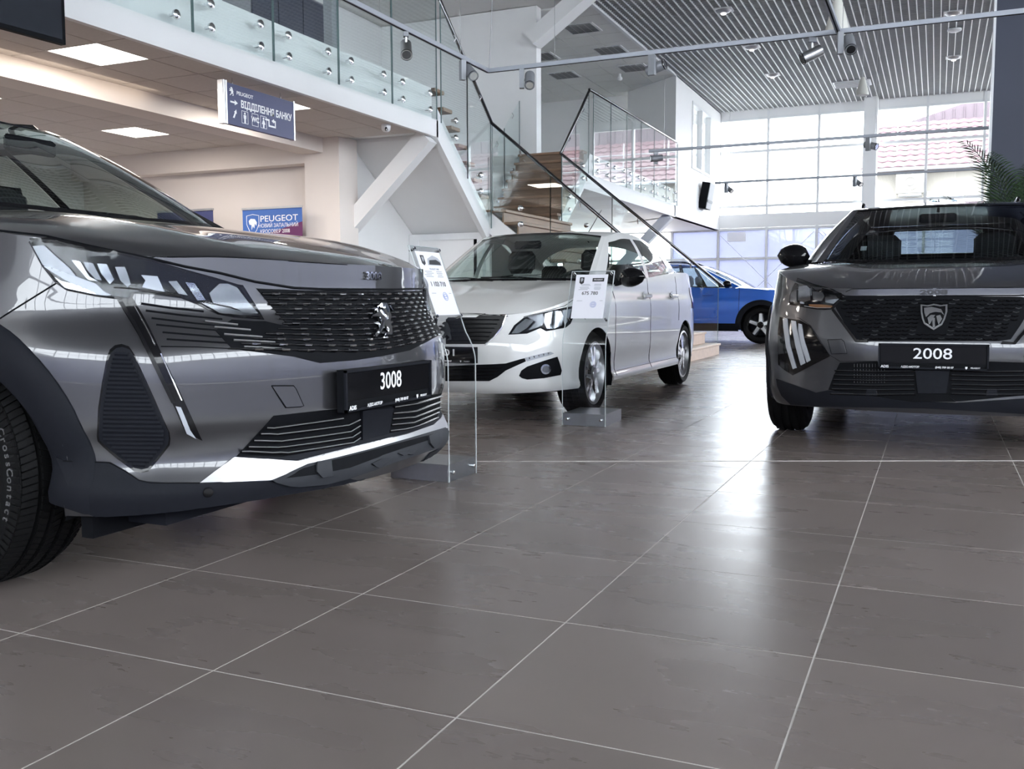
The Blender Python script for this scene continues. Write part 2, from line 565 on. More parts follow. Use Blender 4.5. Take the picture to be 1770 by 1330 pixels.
for k, (x, y) in enumerate(sorted(lamps, key=lambda p: (-p[0], -p[1]))):
    t = thing('led_panel', 'lit square led panel in the tiled ceiling under the gallery', 'ceiling lamp', (x+.265, y+.265, 2.668), 'led panels under the gallery')
    fr = MB()
    for a, b in [((-.262, -.262), (.262, -.25)), ((-.262, .25), (.262, .262)), ((-.262, -.25), (-.25, .25)), ((.25, -.25), (.262, .25))]:
        fr.box((a[0], a[1], 0), (b[0], b[1], .022))
    obj('frame', fr, M['tbar'], t, world=False)
    obj('diffuser', MB().box((-.25, -.25, .004), (.25, .25, .018)), M['lamp'], t, world=False)
    ld = D.lights.new('led_light', 'AREA'); ld.shape = 'SQUARE'; ld.size = .48; ld.energy = 14; ld.color = (1, .92, .84)
    lo = D.objects.new('led_light', ld); COL.objects.link(lo); lo.parent = t; lo.location = (0, 0, -.004)
    t['label'] = ['lit square led ceiling panel under the gallery, beside the blue hanging sign', 'large lit square led ceiling panel at upper left beside the dark screen',
                  'lit square led ceiling panel under the gallery, off to the left of the frame', 'lit square led ceiling panel deep under the gallery, above the graphite hood', 'lit square led ceiling panel deep under the gallery, further left'][k]
# downstand beam with cove light, strut brackets
wall('trim_6', ((-6.86, YB, 2.50), (-6.56, 9.6, 2.69)), mat='warm_white')
cv = D.lights.new('cove_light', 'AREA'); cv.shape = 'RECTANGLE'; cv.size = .06; cv.size_y = 5.; cv.energy = 1.6; cv.color = (1, .84, .66)
cvo = D.objects.new('cove_light', cv); COL.objects.link(cvo); cvo.location = (-6.4, 4.2, 2.62); cvo.rotation_euler = (0, math.radians(75), 0)
st = MB().bar((-5.38, 9.78, 2.66), (-6.52, 9.78, 1.62), .2, .17, up=(0, 1, 0))
o = obj('strut', st, M['white']); o['label'] = 'white diagonal strut under the near gallery corner'; o['category'] = 'strut'; o['kind'] = 'structure'; o.name = 'trim_7'
st = MB().bar((-5.38, 20.6, 2.62), (-6.6, 20.6, 1.4), .2, .2, up=(0, 1, 0))
struct('trim_8', st, M['white'])
st = MB().bar((-6.25, 15.0, 5.07), (-5.25, 15.0, 5.75), .24, .34, up=(0, 1, 0))
struct('trim_9', st, M['white'])
# door under the landing
dr = MB()
for a, b in [((-6.465, 0), (-6.33, 1.66)), ((-5.46, 0), (-5.38, 1.66)), ((-6.33, 1.58), (-5.46, 1.66))]:
    dr.box((a[0], 11.2, a[1]), (b[0], 11.28, b[1]))
d1 = struct('door_1', dr, M['frame'])
obj('door_leaf', MB().box((-6.33, 11.22, 0), (-5.52, 11.25, 1.58)), M['white'], d1)
obj('door_gap', MB().box((-5.52, 11.23, 0), (-5.46, 11.25, 1.58)), M['black_matte'], d1)
obj('handle', MB().tube([(-5.6, 11.22, .95), (-5.6, 11.17, .95), (-5.72, 11.17, .95)], .012), M['steel'], d1)
tag = obj('light_switch', MB().cbox((-6.448, 10.9, 1.0), (-6.43, 10.98, 1.14), .004), M['frame'])
tag['label'] = 'white light switch on the wall under the stairs'; tag['category'] = 'switch'

# ---------------------------------------------------------------- far curtain wall (window_1)
cw = MB()
mx = [-10.34, -9.09, -7.84, -6.59, -5.34, -4.09, -2.84, -1.59, -.34, .91, 2.16, 3.41, 4.66, 5.91, 7.16]
for x in mx: cw.box((x-.03, YF-.06, 0), (x+.03, YF+.06, ZC+.35))
for z in (.05, .95, 1.86, 2.62, 3.21, 4.61, 5.44):
    cw.box((XL, YF-.05, z-.03), (XR_, YF+.05, z+.03))
w1 = struct('window_1', cw, M['frame'])
obj('spandrel', MB().box((XL, YF-.08, 2.66), (XR_, YF+.08, 3.0)), M['white'], w1)
obj('head_panel', MB().box((XL, YF-.04, 5.47), (XR_, YF+.04, 6.2)), M['white'], w1)
obj('column', MB().box((-1.76, YF-.45, 0), (-1.45, YF-.1, 5.78)), M['white'], w1)
for x0, x1 in zip(mx[:-1], mx[1:]):
    for z0, z1, g in ((.08, .92, 'film'), (.98, 1.83, 'film'), (1.89, 2.59, 'film'), (3.0, 3.18, 'window'), (3.24, 4.58, 'window'), (4.64, 5.41, 'window')):
        if x1 < -6: continue
        obj('pane', MB().box((x0+.03, YF-.006, z0), (x1-.03, YF+.006, z1)), G[g], w1)
for k, (a, b) in enumerate([((-5.3, 2.5), (-2.9, .1)), ((-2.8, 2.5), (-.4, .1)), ((-.3, .1), (-2.7, 2.5)), ((-2.9, 2.5), (-5.3, .1))]):
    obj('brace_cable', MB().tube([(a[0], YF-.1, a[1]), (b[0], YF-.1, b[1])], .008, 6), M['frame'], w1)
obj('notice', MB().box((-5.1, YF-.02, 2.30), (-4.62, YF-.012, 2.55)), M['paper'], w1)
# glazed front behind the camera and on the right: the light in the showroom
fm = MB()
xs = [XL+1.3*k for k in range(16)]
for x in xs: fm.box((x-.035, YB-.06, 0), (x+.035, YB+.06, 6.3))
for z in (.08, .9, 2.7, 4.3, 5.6): fm.box((XL, YB-.05, z-.035), (XR_, YB+.05, z+.035))
w3 = struct('window_3', fm, M['frame'])
obj('film_pane', MB().box((XL, YB-.006, .1), (XR_, YB+.006, 2.68)), G['film'], w3)
obj('pane', MB().box((XL, YB-.006, 3.0), (XR_, YB+.006, 5.6)), G['window'], w3)
obj('spandrel', MB().box((XL, YB-.08, 2.68), (XR_, YB+.08, 3.0)), M['white'], w3)
obj('head_panel', MB().box((XL, YB-.04, 5.63), (XR_, YB+.04, 6.2)), M['white'], w3)

fm = MB()
for k in range(28): fm.box((XR_-.06, YB+1.31*k-.035, 0), (XR_+.06, YB+1.31*k+.035, 6.3))
for z in (.08, .9, 2.7, 4.3, 5.6): fm.box((XR_-.05, YB, z-.035), (XR_+.05, YF, z+.035))
w4_ = struct('window_4', fm, M['frame'])
obj('film_pane', MB().box((XR_-.006, YB, .1), (XR_+.006, YF, 2.68)), G['film'], w4_)
obj('pane', MB().box((XR_-.006, YB, 3.0), (XR_+.006, YF, 5.6)), G['window'], w4_)
obj('spandrel', MB().box((XR_-.08, YB, 2.68), (XR_+.08, YF, 3.0)), M['white'], w4_)
obj('head_panel', MB().box((XR_-.04, YB, 5.63), (XR_+.04, YF, 6.2)), M['white'], w4_)

# ---------------------------------------------------------------- outside
pv = MB().box((-60, YF+.2, -.4), (60, 140, -.05)).box((-60, -80, -.4), (60, YB-.2, -.05)).box((XR_+.2, YB-.2, -.4), (80, YF+.2, -.05))
struct('ground', pv, M['pavement'])
hb = thing('house', 'cream house with a pink tiled roof across the yard', 'building', (1.5, 40, 0))
obj('wall', MB().box((-2.5, 40, 0), (14, 50, 6.0)), M['facade'], hb)
rf = MB().add([(-2.9, 39.5, 5.75), (15, 39.5, 5.75), (15, 45, 8.3), (-2.9, 45, 8.3), (-2.9, 39.5, 5.6), (15, 39.5, 5.6), (15, 45, 8.15), (-2.9, 45, 8.15)],
              [(0, 1, 2, 3), (7, 6, 5, 4), (0, 4, 5, 1), (1, 5, 6, 2), (2, 6, 7, 3), (3, 7, 4, 0)])
rfo = obj('roof', rf, M['roof_tile'], hb)
wv = MB()
for k in range(46):
    for r in range(9):
        x0 = -2.85+k*.385; t0 = r/9.; t1 = (r+1)/9.
        y0 = 39.5+5.5*t0; y1 = 39.5+5.5*t1; z0 = 5.78+2.55*t0; z1 = 5.75+2.55*t1
        wv.add([(x0, y0, z0), (x0+.19, y0, z0+.07), (x0+.385, y0, z0), (x0, y1, z1), (x0+.19, y1, z1+.04), (x0+.385, y1, z1)], [(0, 1, 4, 3), (1, 2, 5, 4), (0, 2, 1)])
obj('tile_courses', wv, M['roof_tile'], rfo, kind='stuff')
gb = MB().add([(-1.2, 45.3, 8.05), (15, 45.3, 8.05), (15, 45.3, 11.3), (3.5, 45.3, 9.9)], [(0, 1, 2, 3)])
gb = MB().prism([(-2.4, 8.05), (15, 8.05), (15, 11.4), (3.2, 9.7)], lambda a, b: (a, 45.2, b), (0, .4, 0))
gbo = obj('metal_gable', gb, M['roof_seam'], hb)
sm_ = MB()
for k in range(40): sm_.box((-1.2+k*.4, 45.14, 8.1), (-1.16+k*.4, 45.2, 8.3+.19*(k*.4+1)))
obj('seams', sm_, M['roof_seam'], gbo, kind='stuff')
obj('gutter', MB().tube([(-2.9, 39.45, 5.68), (15, 39.45, 5.68)], .07), M['alu_dark'], hb)
fc = MB()
for zz in (6.2, 7.1): fc.tube([(-2.7, 39.9+(zz-5.75)*2.1, zz+.3), (15, 39.9+(zz-5.75)*2.1, zz+.3)], .03, 6)
for xx in (-1.6, .2, 2.2, 4.2): fc.tube([(xx, 40.8, 6.1), (xx, 40.9, 7.6)], .03, 6)
obj('snow_guard', fc, M['alu_dark'], hb)
for x0 in (-.45, .25):
    wf = obj('window', MB().box((x0, 39.93, 4.35), (x0+.55, 40.0, 4.85)), M['frame'], hb)
    obj('pane', MB().box((x0+.04, 39.92, 4.38), (x0+.51, 39.94, 4.82)), pm('sky_blue_pane', (.35, .5, .68), .1, noise=.02), wf)
ac = thing('air_conditioner', 'white air conditioner unit with round fan on the cream house', 'air conditioner', (-1.03, 39.6, 4.75))
obj('case', MB().cbox((-1.55, 39.3, 4.75), (-.55, 39.75, 5.5), .02), M['facade'], ac)
obj('fan_grille', MB().lathe([(.27, 39.29), (.27, 39.25), (.2, 39.25), (.2, 39.29)], 24, (-1.05, 0, 5.14), 'y'), M['alu_dark'], ac, smooth=True, sharp=.6)
obj('fan_hub', MB().lathe([(.12, 39.28), (.11, 39.25), (.0, 39.25)], 16, (-1.05, 0, 5.14), 'y'), M['alu_dark'], ac)
obj('bracket', MB().box((-1.45, 39.3, 4.66), (-.65, 39.93, 4.74)), M['alu_dark'], ac)

# ---------------------------------------------------------------- glass balustrades
def panel(par, a, b, za0, za1, zb0, zb1, th=.012):
    """a glass pane between plan points a and b with its own bottom and top height at either end"""
    a = Vector((*a, 0)); b = Vector((*b, 0)); n = (b-a).normalized().cross(Vector((0, 0, 1)))*th/2
    P = [(a, za0), (b, zb0), (b, zb1), (a, za1)]
    vs = [tuple(p+n+Vector((0, 0, z))) for p, z in P]+[tuple(p-n+Vector((0, 0, z))) for p, z in P]
    gp_ = obj('glass_panel', MB().add(vs, [(0, 1, 2, 3), (7, 6, 5, 4), (0, 4, 5, 1), (1, 5, 6, 2), (2, 6, 7, 3), (3, 7, 4, 0)]), G['balustrade'], par)
    for p, z0, z1 in ((a, za0, za1), (b, zb0, zb1)):
        obj('glass_edge', MB().bar(p+Vector((0, 0, z0)), p+Vector((0, 0, z1)), .006, .013, up=n), M['glass_edge'], gp_)
    return gp_
def standoff(par, p, d):
    p = Vector(p); d = Vector(d)
    return obj('standoff', MB().tube([p-d*.045, p+d*.008, p+d*.0085, p+d*.026, p+d*.034], [.014, .014, .036, .036, .024], 12), M['steel'], par, smooth=True, sharp=.7)
b1 = thing('glass_balustrade', 'frameless glass balustrade along the near gallery edge', 'balustrade', (XM, 5, 2.85))
Y0s = [9.80-.98*k for k in range(8)]
for y1, y0 in zip(Y0s[:-1], Y0s[1:]):
    panel(b1, (-5.27, y0+.006), (-5.27, y1-.006), 2.84, 4.17, 2.84, 4.17)
    for yy in (y0+.19, y1-.19):
        for zz in (2.92, 3.10): standoff(b1, (-5.27, yy, zz), (1, 0, 0))
obj('handrail', MB().tube([(-5.27, 2.9, 4.2), (-5.27, 9.88, 4.2)], .022, 10), M['rail'], b1, smooth=True)
b2 = thing('glass_balustrade', 'frameless glass balustrade along the far gallery edge', 'balustrade', (XM, 18, 2.85))
Y1s = [15.22+.935*k for k in range(7)]
for y0, y1 in zip(Y1s[:-1], Y1s[1:]):
    panel(b2, (-5.27, y0+.006), (-5.27, y1-.006), 2.84, 4.17, 2.84, 4.17)
    for yy in (y0+.19, y1-.19):
        for zz in (2.93, 3.11): standoff(b2, (-5.27, yy, zz), (1, 0, 0))
obj('handrail', MB().tube([(-5.27, 15.02, 4.2), (-5.27, 20.78, 4.2)], .022, 10), M['rail'], b2, smooth=True)

# ---------------------------------------------------------------- staircase
ZL = 1.95
st = thing('staircase', 'wooden staircase with white stringers between the two galleries', 'stairs', (-5.9, 12.4, 0))
obj('support_wall', MB().box((-6.64, 11.30, 0), (-5.325, 11.36, ZL-.24)), M['white'], st)
obj('landing', MB().box((-6.46, 11.26, ZL-.24), (XM, 13.71, ZL-.03)), M['white'], st)
obj('landing_floor', MB().box((-6.46, 11.26, ZL-.03), (XM, 13.71, ZL)), M['wood'], st)
N1 = 7
for k in range(N1):                              # flight up towards the camera to the near gallery
    z = ZL+(3.21-ZL)*(k+1)/N1
    y = 11.26-(11.26-9.86)*k/N1
    w = (11.26-9.86)/N1
    obj('tread', MB().cbox((-6.45, y-w-.03, z-.045), (XM+.0, y, z), .006), M['wood'], st)
sg = MB().prism([(9.86, 2.66), (9.86, 3.0), (11.40, 1.74), (11.40, 1.42)], lambda a, b: (XM-.07, a, b), (.07, 0, 0))
obj('stringer', sg, M['white'], st)
sf = MB().prism([(9.86, 2.66), (9.86, 2.76), (11.36, 1.73), (11.36, 1.63)], lambda a, b: (-6.468, a, b), (1.09, 0, 0))
obj('soffit', sf, M['white'], st)
N2 = 8
for k in range(N2):                              # flight up away from the camera to the far gallery
    z = ZL+(3.21-ZL)*(k+1)/N2
    w = (15.02-13.71)/N2
    y = 13.71+w*k
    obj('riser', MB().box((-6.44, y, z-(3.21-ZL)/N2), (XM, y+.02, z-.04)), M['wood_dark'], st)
    obj('tread', MB().cbox((-6.46, y-.03, z-.04), (XM+.0, y+w+.01, z), .006), M['wood'], st)
obj('riser', MB().box((-6.44, 13.69, 0), (XM, 13.71, ZL-.25)), M['white'], st)
obj('stringer', MB().prism([(13.71, ZL-.25), (13.71, ZL), (15.2, 3.21), (15.2, 2.6), (14.9, 2.6)], lambda a, b: (XM-.05, a, b), (.05, 0, 0)), M['white'], st)
N3 = 12
for k in range(N3):                              # lower flight down into the showroom
    z = ZL*(N3-1-k)/N3+ZL/N3
    w = (-2.83-XM)/N3
    x = XM+w*k
    if k >= N3-2:
        z0 = 0
        obj('step', MB().cbox((x if k < N3-1 else x-.0, 11.26, 0), (x+w, 13.71, z-.03), .004), M['stone'], st)
        obj('step_slab', MB().cbox((x-.01, 11.24, z-.03), (x+w+.02, 13.73, z), .005), M['stone'], st)
    else:
        obj('riser', MB().box((x+w-.02, 11.26, z-ZL/N3), (x+w, 13.71, z-.04)), M['wood'], st)
        obj('tread', MB().cbox((x, 11.26, z-.04), (x+w+.03, 13.71, z), .006), M['wood'], st)
for y in (11.26, 13.66):
    obj('stringer', MB().prism([(XM, ZL-.3), (XM, ZL-.02), (-3.3, .34), (-3.3, 0), (-3.45, 0)], lambda a, b: (a, y, b), (0, .05, 0)), M['white'], st)
# stair balustrades
def rail_glass(label, pts, zoff, glass, group=None):
    p0 = pts[0] if pts else glass[0][0]
    t = thing('stair_balustrade', label, 'balustrade', (p0[0], p0[1], 0))
    if pts: obj('handrail', MB().tube(pts, .021, 10), M['rail'], t, smooth=True)
    for (a, b, n, h) in glass:
        a = Vector(a); b = Vector(b)
        for k in range(n):
            p = a.lerp(b, k/n); q = a.lerp(b, (k+1)/n)
            panel(t, (p.x, p.y), (q.x, q.y), p.z-h, p.z-.03, q.z-h, q.z-.03)
            d = (b-a); d.z = 0; d.normalize(); nn = d.cross(Vector((0, 0, 1)))
            nn = nn if (nn.x > .1 or nn.y < -.1) else -nn
            m = p.lerp(q, .5)
            for zz in (.16, .36): standoff(t, (m.x, m.y, m.z-h+zz), nn)
            obj('rail_clip', MB().tube([m+Vector((0, 0, -.1)), m+nn*.03+Vector((0, 0, -.05)), m+Vector((0, 0, -.01))], .008, 6), M['steel'], t)
    return t
zl = 3.05
rail_glass('glass balustrade with dark handrail on the flight to the near gallery', [(-5.27, 9.88, 4.2), (-5.27, 11.26, zl)], 0, [((-5.27, 9.9, 4.18), (-5.27, 11.24, zl+.02), 2, 1.36)])
rail_glass('glass balustrade with dark handrail on the near side of the lower flight', [(-5.27, 11.24, zl), (-2.82, 11.24, .97)], 0, [((-5.25, 11.24, zl), (-2.86, 11.24, 1.0), 3, 1.12)])
rail_glass('glass balustrade with dark handrail on the far side of the lower flight', [(-5.27, 13.73, zl-.05), (-2.79, 13.73, .97)], 0, [((-5.25, 13.73, zl-.05), (-2.86, 13.73, 1.0), 3, 1.12)])
rail_glass('glass balustrade with dark handrail on the flight to the far gallery', [(-5.27, 13.73, zl-.05), (-5.27, 15.04, 4.2)], 0, [((-5.27, 13.76, zl), (-5.27, 15.0, 4.15), 2, 1.3)])
rail_glass('glass balustrade against the white wall of the wooden flight', None, 0, [((-6.5, 13.76, zl), (-6.5, 15.0, 4.15), 2, 1.3)])

# ================================================================= car building
def herm(xs, ys):
    """smooth curve through (xs, ys); ys scalars or vectors"""
    xs = np.asarray(xs, float); ys = np.asarray(ys, float)
    if ys.ndim == 1: ys = ys[:, None]; sc = True
    else: sc = False
    h = np.diff(xs)[:, None]; d = np.diff(ys, axis=0)/h
    m = np.empty_like(ys)
    m[0] = d[0]; m[-1] = d[-1]
    m[1:-1] = (d[:-1]*h[1:]+d[1:]*h[:-1])/(h[:-1]+h[1:])
    def f(x):
        x = np.clip(np.atleast_1d(np.asarray(x, float)), xs[0], xs[-1])
        i = np.clip(np.searchsorted(xs, x, side='right')-1, 0, len(xs)-2)
        hh = (xs[i+1]-xs[i])[:, None]; t = ((x-xs[i])[:, None])/hh
        r = (2*t**3-3*t**2+1)*ys[i]+(t**3-2*t**2+t)*hh*m[i]+(-2*t**3+3*t**2)*ys[i+1]+(t**3-t**2)*hh*m[i+1]
        return r[:, 0] if sc else r
    return f
def curve(P):
    """chord-length spline evaluated by station index"""
    P = np.asarray(P, float)
    c = np.r_[0, np.cumsum(np.linalg.norm(np.diff(P, axis=0), axis=1)+1e-9)]
    g = herm(c, P)
    idx = np.arange(len(P))
    return lambda u: g(np.interp(u, idx, c))

class Car:
    def __init__(s, name, label, O, fwd, C):
        s.O = np.array([*O, 0.]); s.f = np.array([*fwd, 0.]); s.l = np.array([-fwd[1], fwd[0], 0.])
        s.C = C
        m = s.w(np.array([[C['axle'][0]*.5+C['axle'][1]*.5, 0, 0]]))[0]
        s.root = thing(name, label, 'car', tuple(m))
        s.plan = curve(C['plan'])
        n = len(C['plan'])
        idx = np.arange(n)
        s.zt = herm(idx, C['zt']); s.zb = herm(idx, C['zb'])
        s.wF = lambda u: np.interp(u, idx, C['wF']); s.wR = lambda u: np.interp(u, idx, C['wR'])
        s.pF, s.pS, s.pR = [herm(*zip(*C[k])) for k in ('pF', 'pS', 'pR')]
        s.skin_v = []; s.skin_f = []
        s.n = n
    def w(s, P):
        P = np.asarray(P, float)
        return s.O+P[..., :1]*s.f+P[..., 1:2]*s.l+P[..., 2:3]*np.array([0, 0, 1.])
    def S(s, u, z):
        """skin point(s) at station u (0 = front centre), height z, on the left (y>0)"""
        u = np.atleast_1d(u).astype(float); z = np.broadcast_to(z, u.shape)
        p = s.plan(u); e = 1e-3
        t = s.plan(np.clip(u+e, 0, s.n-1))-s.plan(np.clip(u-e, 0, s.n-1))
        t /= np.linalg.norm(t, axis=1)[:, None]+1e-12
        nx, ny = t[:, 1], -t[:, 0]
        wf, wr = s.wF(u), s.wR(u)
        ins = wf*s.pF(z)+wr*s.pR(z)+(1-wf-wr)*s.pS(z)
        return np.stack([p[:, 0]-ins*nx, np.maximum(p[:, 1]-ins*ny, 0), z], 1)
    def sheet(s, us, ts, zlo=None, zhi=None):
        us = np.asarray(us, float); au = np.abs(us)
        zb = s.zb(au) if zlo is None else np.full(len(us), zlo)
        zt = s.zt(au) if zhi is None else np.full(len(us), zhi)
        G_ = np.zeros((len(us), len(ts), 3))
        for j, t in enumerate(ts):
            q = s.S(au, zb+(zt-zb)*t)
            q[:, 1] *= np.where(us < 0, -1, 1)
            G_[:, j] = q
        return G_
    def grid(s, name, P, mat, flip=False, arches=(), parent=None, skin=True, smooth=True, thick=0):
        """mesh part from a grid of car-frame points, wheel arches cut out with clean round edges"""
        P = P.copy(); a, b = P.shape[:2]
        inside = np.zeros((a, b), bool); near = None
        if skin:
            o = len(s.skin_v); wv = s.w(P).reshape(-1, 3)
            s.skin_v += [tuple(p) for p in wv]
            for i in range(a-1):
                for j in range(b-1):
                    s.skin_f.append((o+i*b+j, o+i*b+j+1, o+i*b+b+j+1, o+i*b+b+j))
        cen = np.zeros((a, b, 3))
        for (xw, zw, R) in arches:
            d = np.hypot(P[..., 0]-xw, P[..., 2]-zw)
            k = (d < R) & (np.abs(P[..., 1]) > .45)
            inside |= k
            cen[k] = (xw, zw, R)
        keep = []
        snap = np.zeros((a, b), bool)
        for i in range(a-1):
            for j in range(b-1):
                c = [(i, j), (i, j+1), (i+1, j+1), (i+1, j)]
                k = [inside[q] for q in c]
                if all(k): continue
                keep.append(c)
                if any(k):
                    for q, kk in zip(c, k):
                        if kk: snap[q] = True
        for i, j in zip(*np.nonzero(snap)):
            xw, zw, R = cen[i, j]
            dx, dz = P[i, j, 0]-xw, P[i, j, 2]-zw
            d = math.hypot(dx, dz)+1e-9
            P[i, j, 0] = xw+dx/d*R; P[i, j, 2] = zw+dz/d*R
        wv = s.w(P).reshape(-1, 3)
        mb = MB(); mp = {}
        for c in keep:
            f = []
            for q in c:
                k = q[0]*b+q[1]
                if k not in mp:
                    mp[k] = len(mb.v); mb.v.append(tuple(wv[k]))
                f.append(mp[k])
            mb.f.append(tuple(f[::-1]) if flip else tuple(f))
        if not keep: return None
        o = obj(name, mb, mat, parent or s.root, smooth=smooth)
        if thick:
            md = o.modifiers.new('thick', 'SOLIDIFY'); md.thickness = thick; md.offset = 0
        return o
    def cap(s, xf, xr, ye, ze, zs, zc, u, v, p=12, q=2):
        """hood or roof: u across (-1..1), v along; xf/xr(|u|) front and rear edge, ye/ze(x) the side edges"""
        P = np.zeros((len(u), len(v), 3))
        au = np.abs(u)
        xe0, xe1 = float(xf(1.)), float(xr(1.))
        for j, t in enumerate(v):
            xe = xe0+(xe1-xe0)*t
            Y = float(ye(xe)); Ze = float(ze(xe)); Zs = float(zs(t)); Zc = float(zc(t))
            for i, a in enumerate(u):
                f0, r0 = float(xf(abs(a))), float(xr(abs(a)))
                P[i, j] = (f0+(r0-f0)*t, a*Y, Ze+(Zs-Ze)*(1-abs(a)**p)+(Zc-Zs)*(1-abs(a)**q))
        return P
    def finish_skin(s):
        s.bvh = BVHTree.FromPolygons([Vector(p) for p in s.skin_v], s.skin_f)
    def hit(s, px, py):
        d = ray(px, py).normalized()
        loc, n, i, t = s.bvh.ray_cast(CP, d)
        if loc is None:                      # just past the silhouette: step back onto the body
            cx, cy, _z = proj(s.w(np.array([[-.5, 0, .6]]))[0])
            for k in range(60):
                L_ = math.hypot(cx-px, cy-py)
                px += (cx-px)/L_*1.5; py += (cy-py)/L_*1.5
                d = ray(px, py).normalized()
                loc, n, i, t = s.bvh.ray_cast(CP, d)
                if loc is not None: break
        if n.dot(d) > 0: n = -n
        return loc, n
    def mirror_pt(s, p):
        q = np.asarray(p)-s.O
        y = q@s.l
        return tuple(np.asarray(p)-2*y*s.l)
    def emit(s, name, mb, mat, parent, mirror, smooth=True, sharp=.6, **kw):
        o = obj(name, mb, mat, parent or s.root, smooth=smooth, sharp=sharp, **kw)
        if mirror:
            m2 = MB(); m2.v = [s.mirror_pt(p) for p in mb.v]; m2.f = [f[::-1] for f in mb.f]
            o2 = obj(name, m2, mat, (mirror if not isinstance(mirror, bool) else None) or (parent if parent and parent is not s.root and not isinstance(mirror, bool) else s.root), smooth=smooth, sharp=sharp, **kw)
            return o, o2
        return o
    def patch(s, name, poly, mat, off=.003, th=.012, parent=None, mirror=False, step=7., **kw):
        """a shaped piece lying on the bodywork: outline drawn on the body, own thickness"""
        pts = []
        for (x0, y0), (x1, y1) in zip(poly, poly[1:]+poly[:1]):
            k = max(1, int(math.hypot(x1-x0, y1-y0)/step))
            pts += [(x0+(x1-x0)*i/k, y0+(y1-y0)*i/k) for i in range(k)]
        nb = len(pts)
        def inside(x, y):
            c = False
            for (xa, ya), (xb, yb) in zip(poly, poly[1:]+poly[:1]):
                if (ya > y) != (yb > y) and x < (xb-xa)*(y-ya)/(yb-ya)+xa: c = not c
            return c
        P = np.array(pts)
        x = P[:, 0].min()+step/2
        while x < P[:, 0].max():
            y = P[:, 1].min()+step/2
            while y < P[:, 1].max():
                if inside(x, y) and np.min(np.hypot(P[:nb, 0]-x, P[:nb, 1]-y)) > step*.5: pts.append((x, y))
                y += step
            x += step
        r = delaunay_2d_cdt([Vector(p) for p in pts], [], [list(range(nb))], 1, 1e-5)
        V2, F = r[0], r[2]
        mb = MB(); nn = []
        for v in V2:
            l, n = s.hit(v.x, v.y)
            nn.append(n); mb.v.append(tuple(l+n*off))
        F = [tuple(f) for f in F]
        if F:
            a, b, c = [Vector(mb.v[i]) for i in F[0][:3]]
            if (b-a).cross(c-a).dot(nn[F[0][0]]) < 0: F = [f[::-1] for f in F]
        mb.f = list(F)
        cnt = {}
        for f in F:
            for a, b in zip(f, f[1:]+f[:1]): cnt[(a, b)] = 1
        o = len(mb.v); mp = {}
        for (a, b) in list(cnt):
            if (b, a) in cnt: continue
            for k in (a, b):
                if k not in mp:
                    mp[k] = len(mb.v); mb.v.append(tuple(Vector(mb.v[k])-nn[k]*(th)))
            mb.f.append((b, a, mp[a], mp[b]))
        return s.emit(name, mb, mat, parent, mirror, **kw)
    def line(s, name, pts, r, mat, off=0., parent=None, mirror=False, n=6, step=12., closed=False, **kw):
        if closed: pts = pts+pts[:1]
        P = []
        for (x0, y0), (x1, y1) in zip(pts[:-1], pts[1:]):
            k = max(1, int(math.hypot(x1-x0, y1-y0)/step))
            P += [(x0+(x1-x0)*i/k, y0+(y1-y0)*i/k) for i in range(k)]
        P.append(pts[-1])
        Q = []
        for p in P:
            l, nn = s.hit(*p); Q.append(l+nn*off)
        mb = MB().tube(Q, r, n)
        return s.emit(name, mb, mat, parent, mirror, **kw)

def sgn_range(a, b, n): return np.linspace(a, b, n)

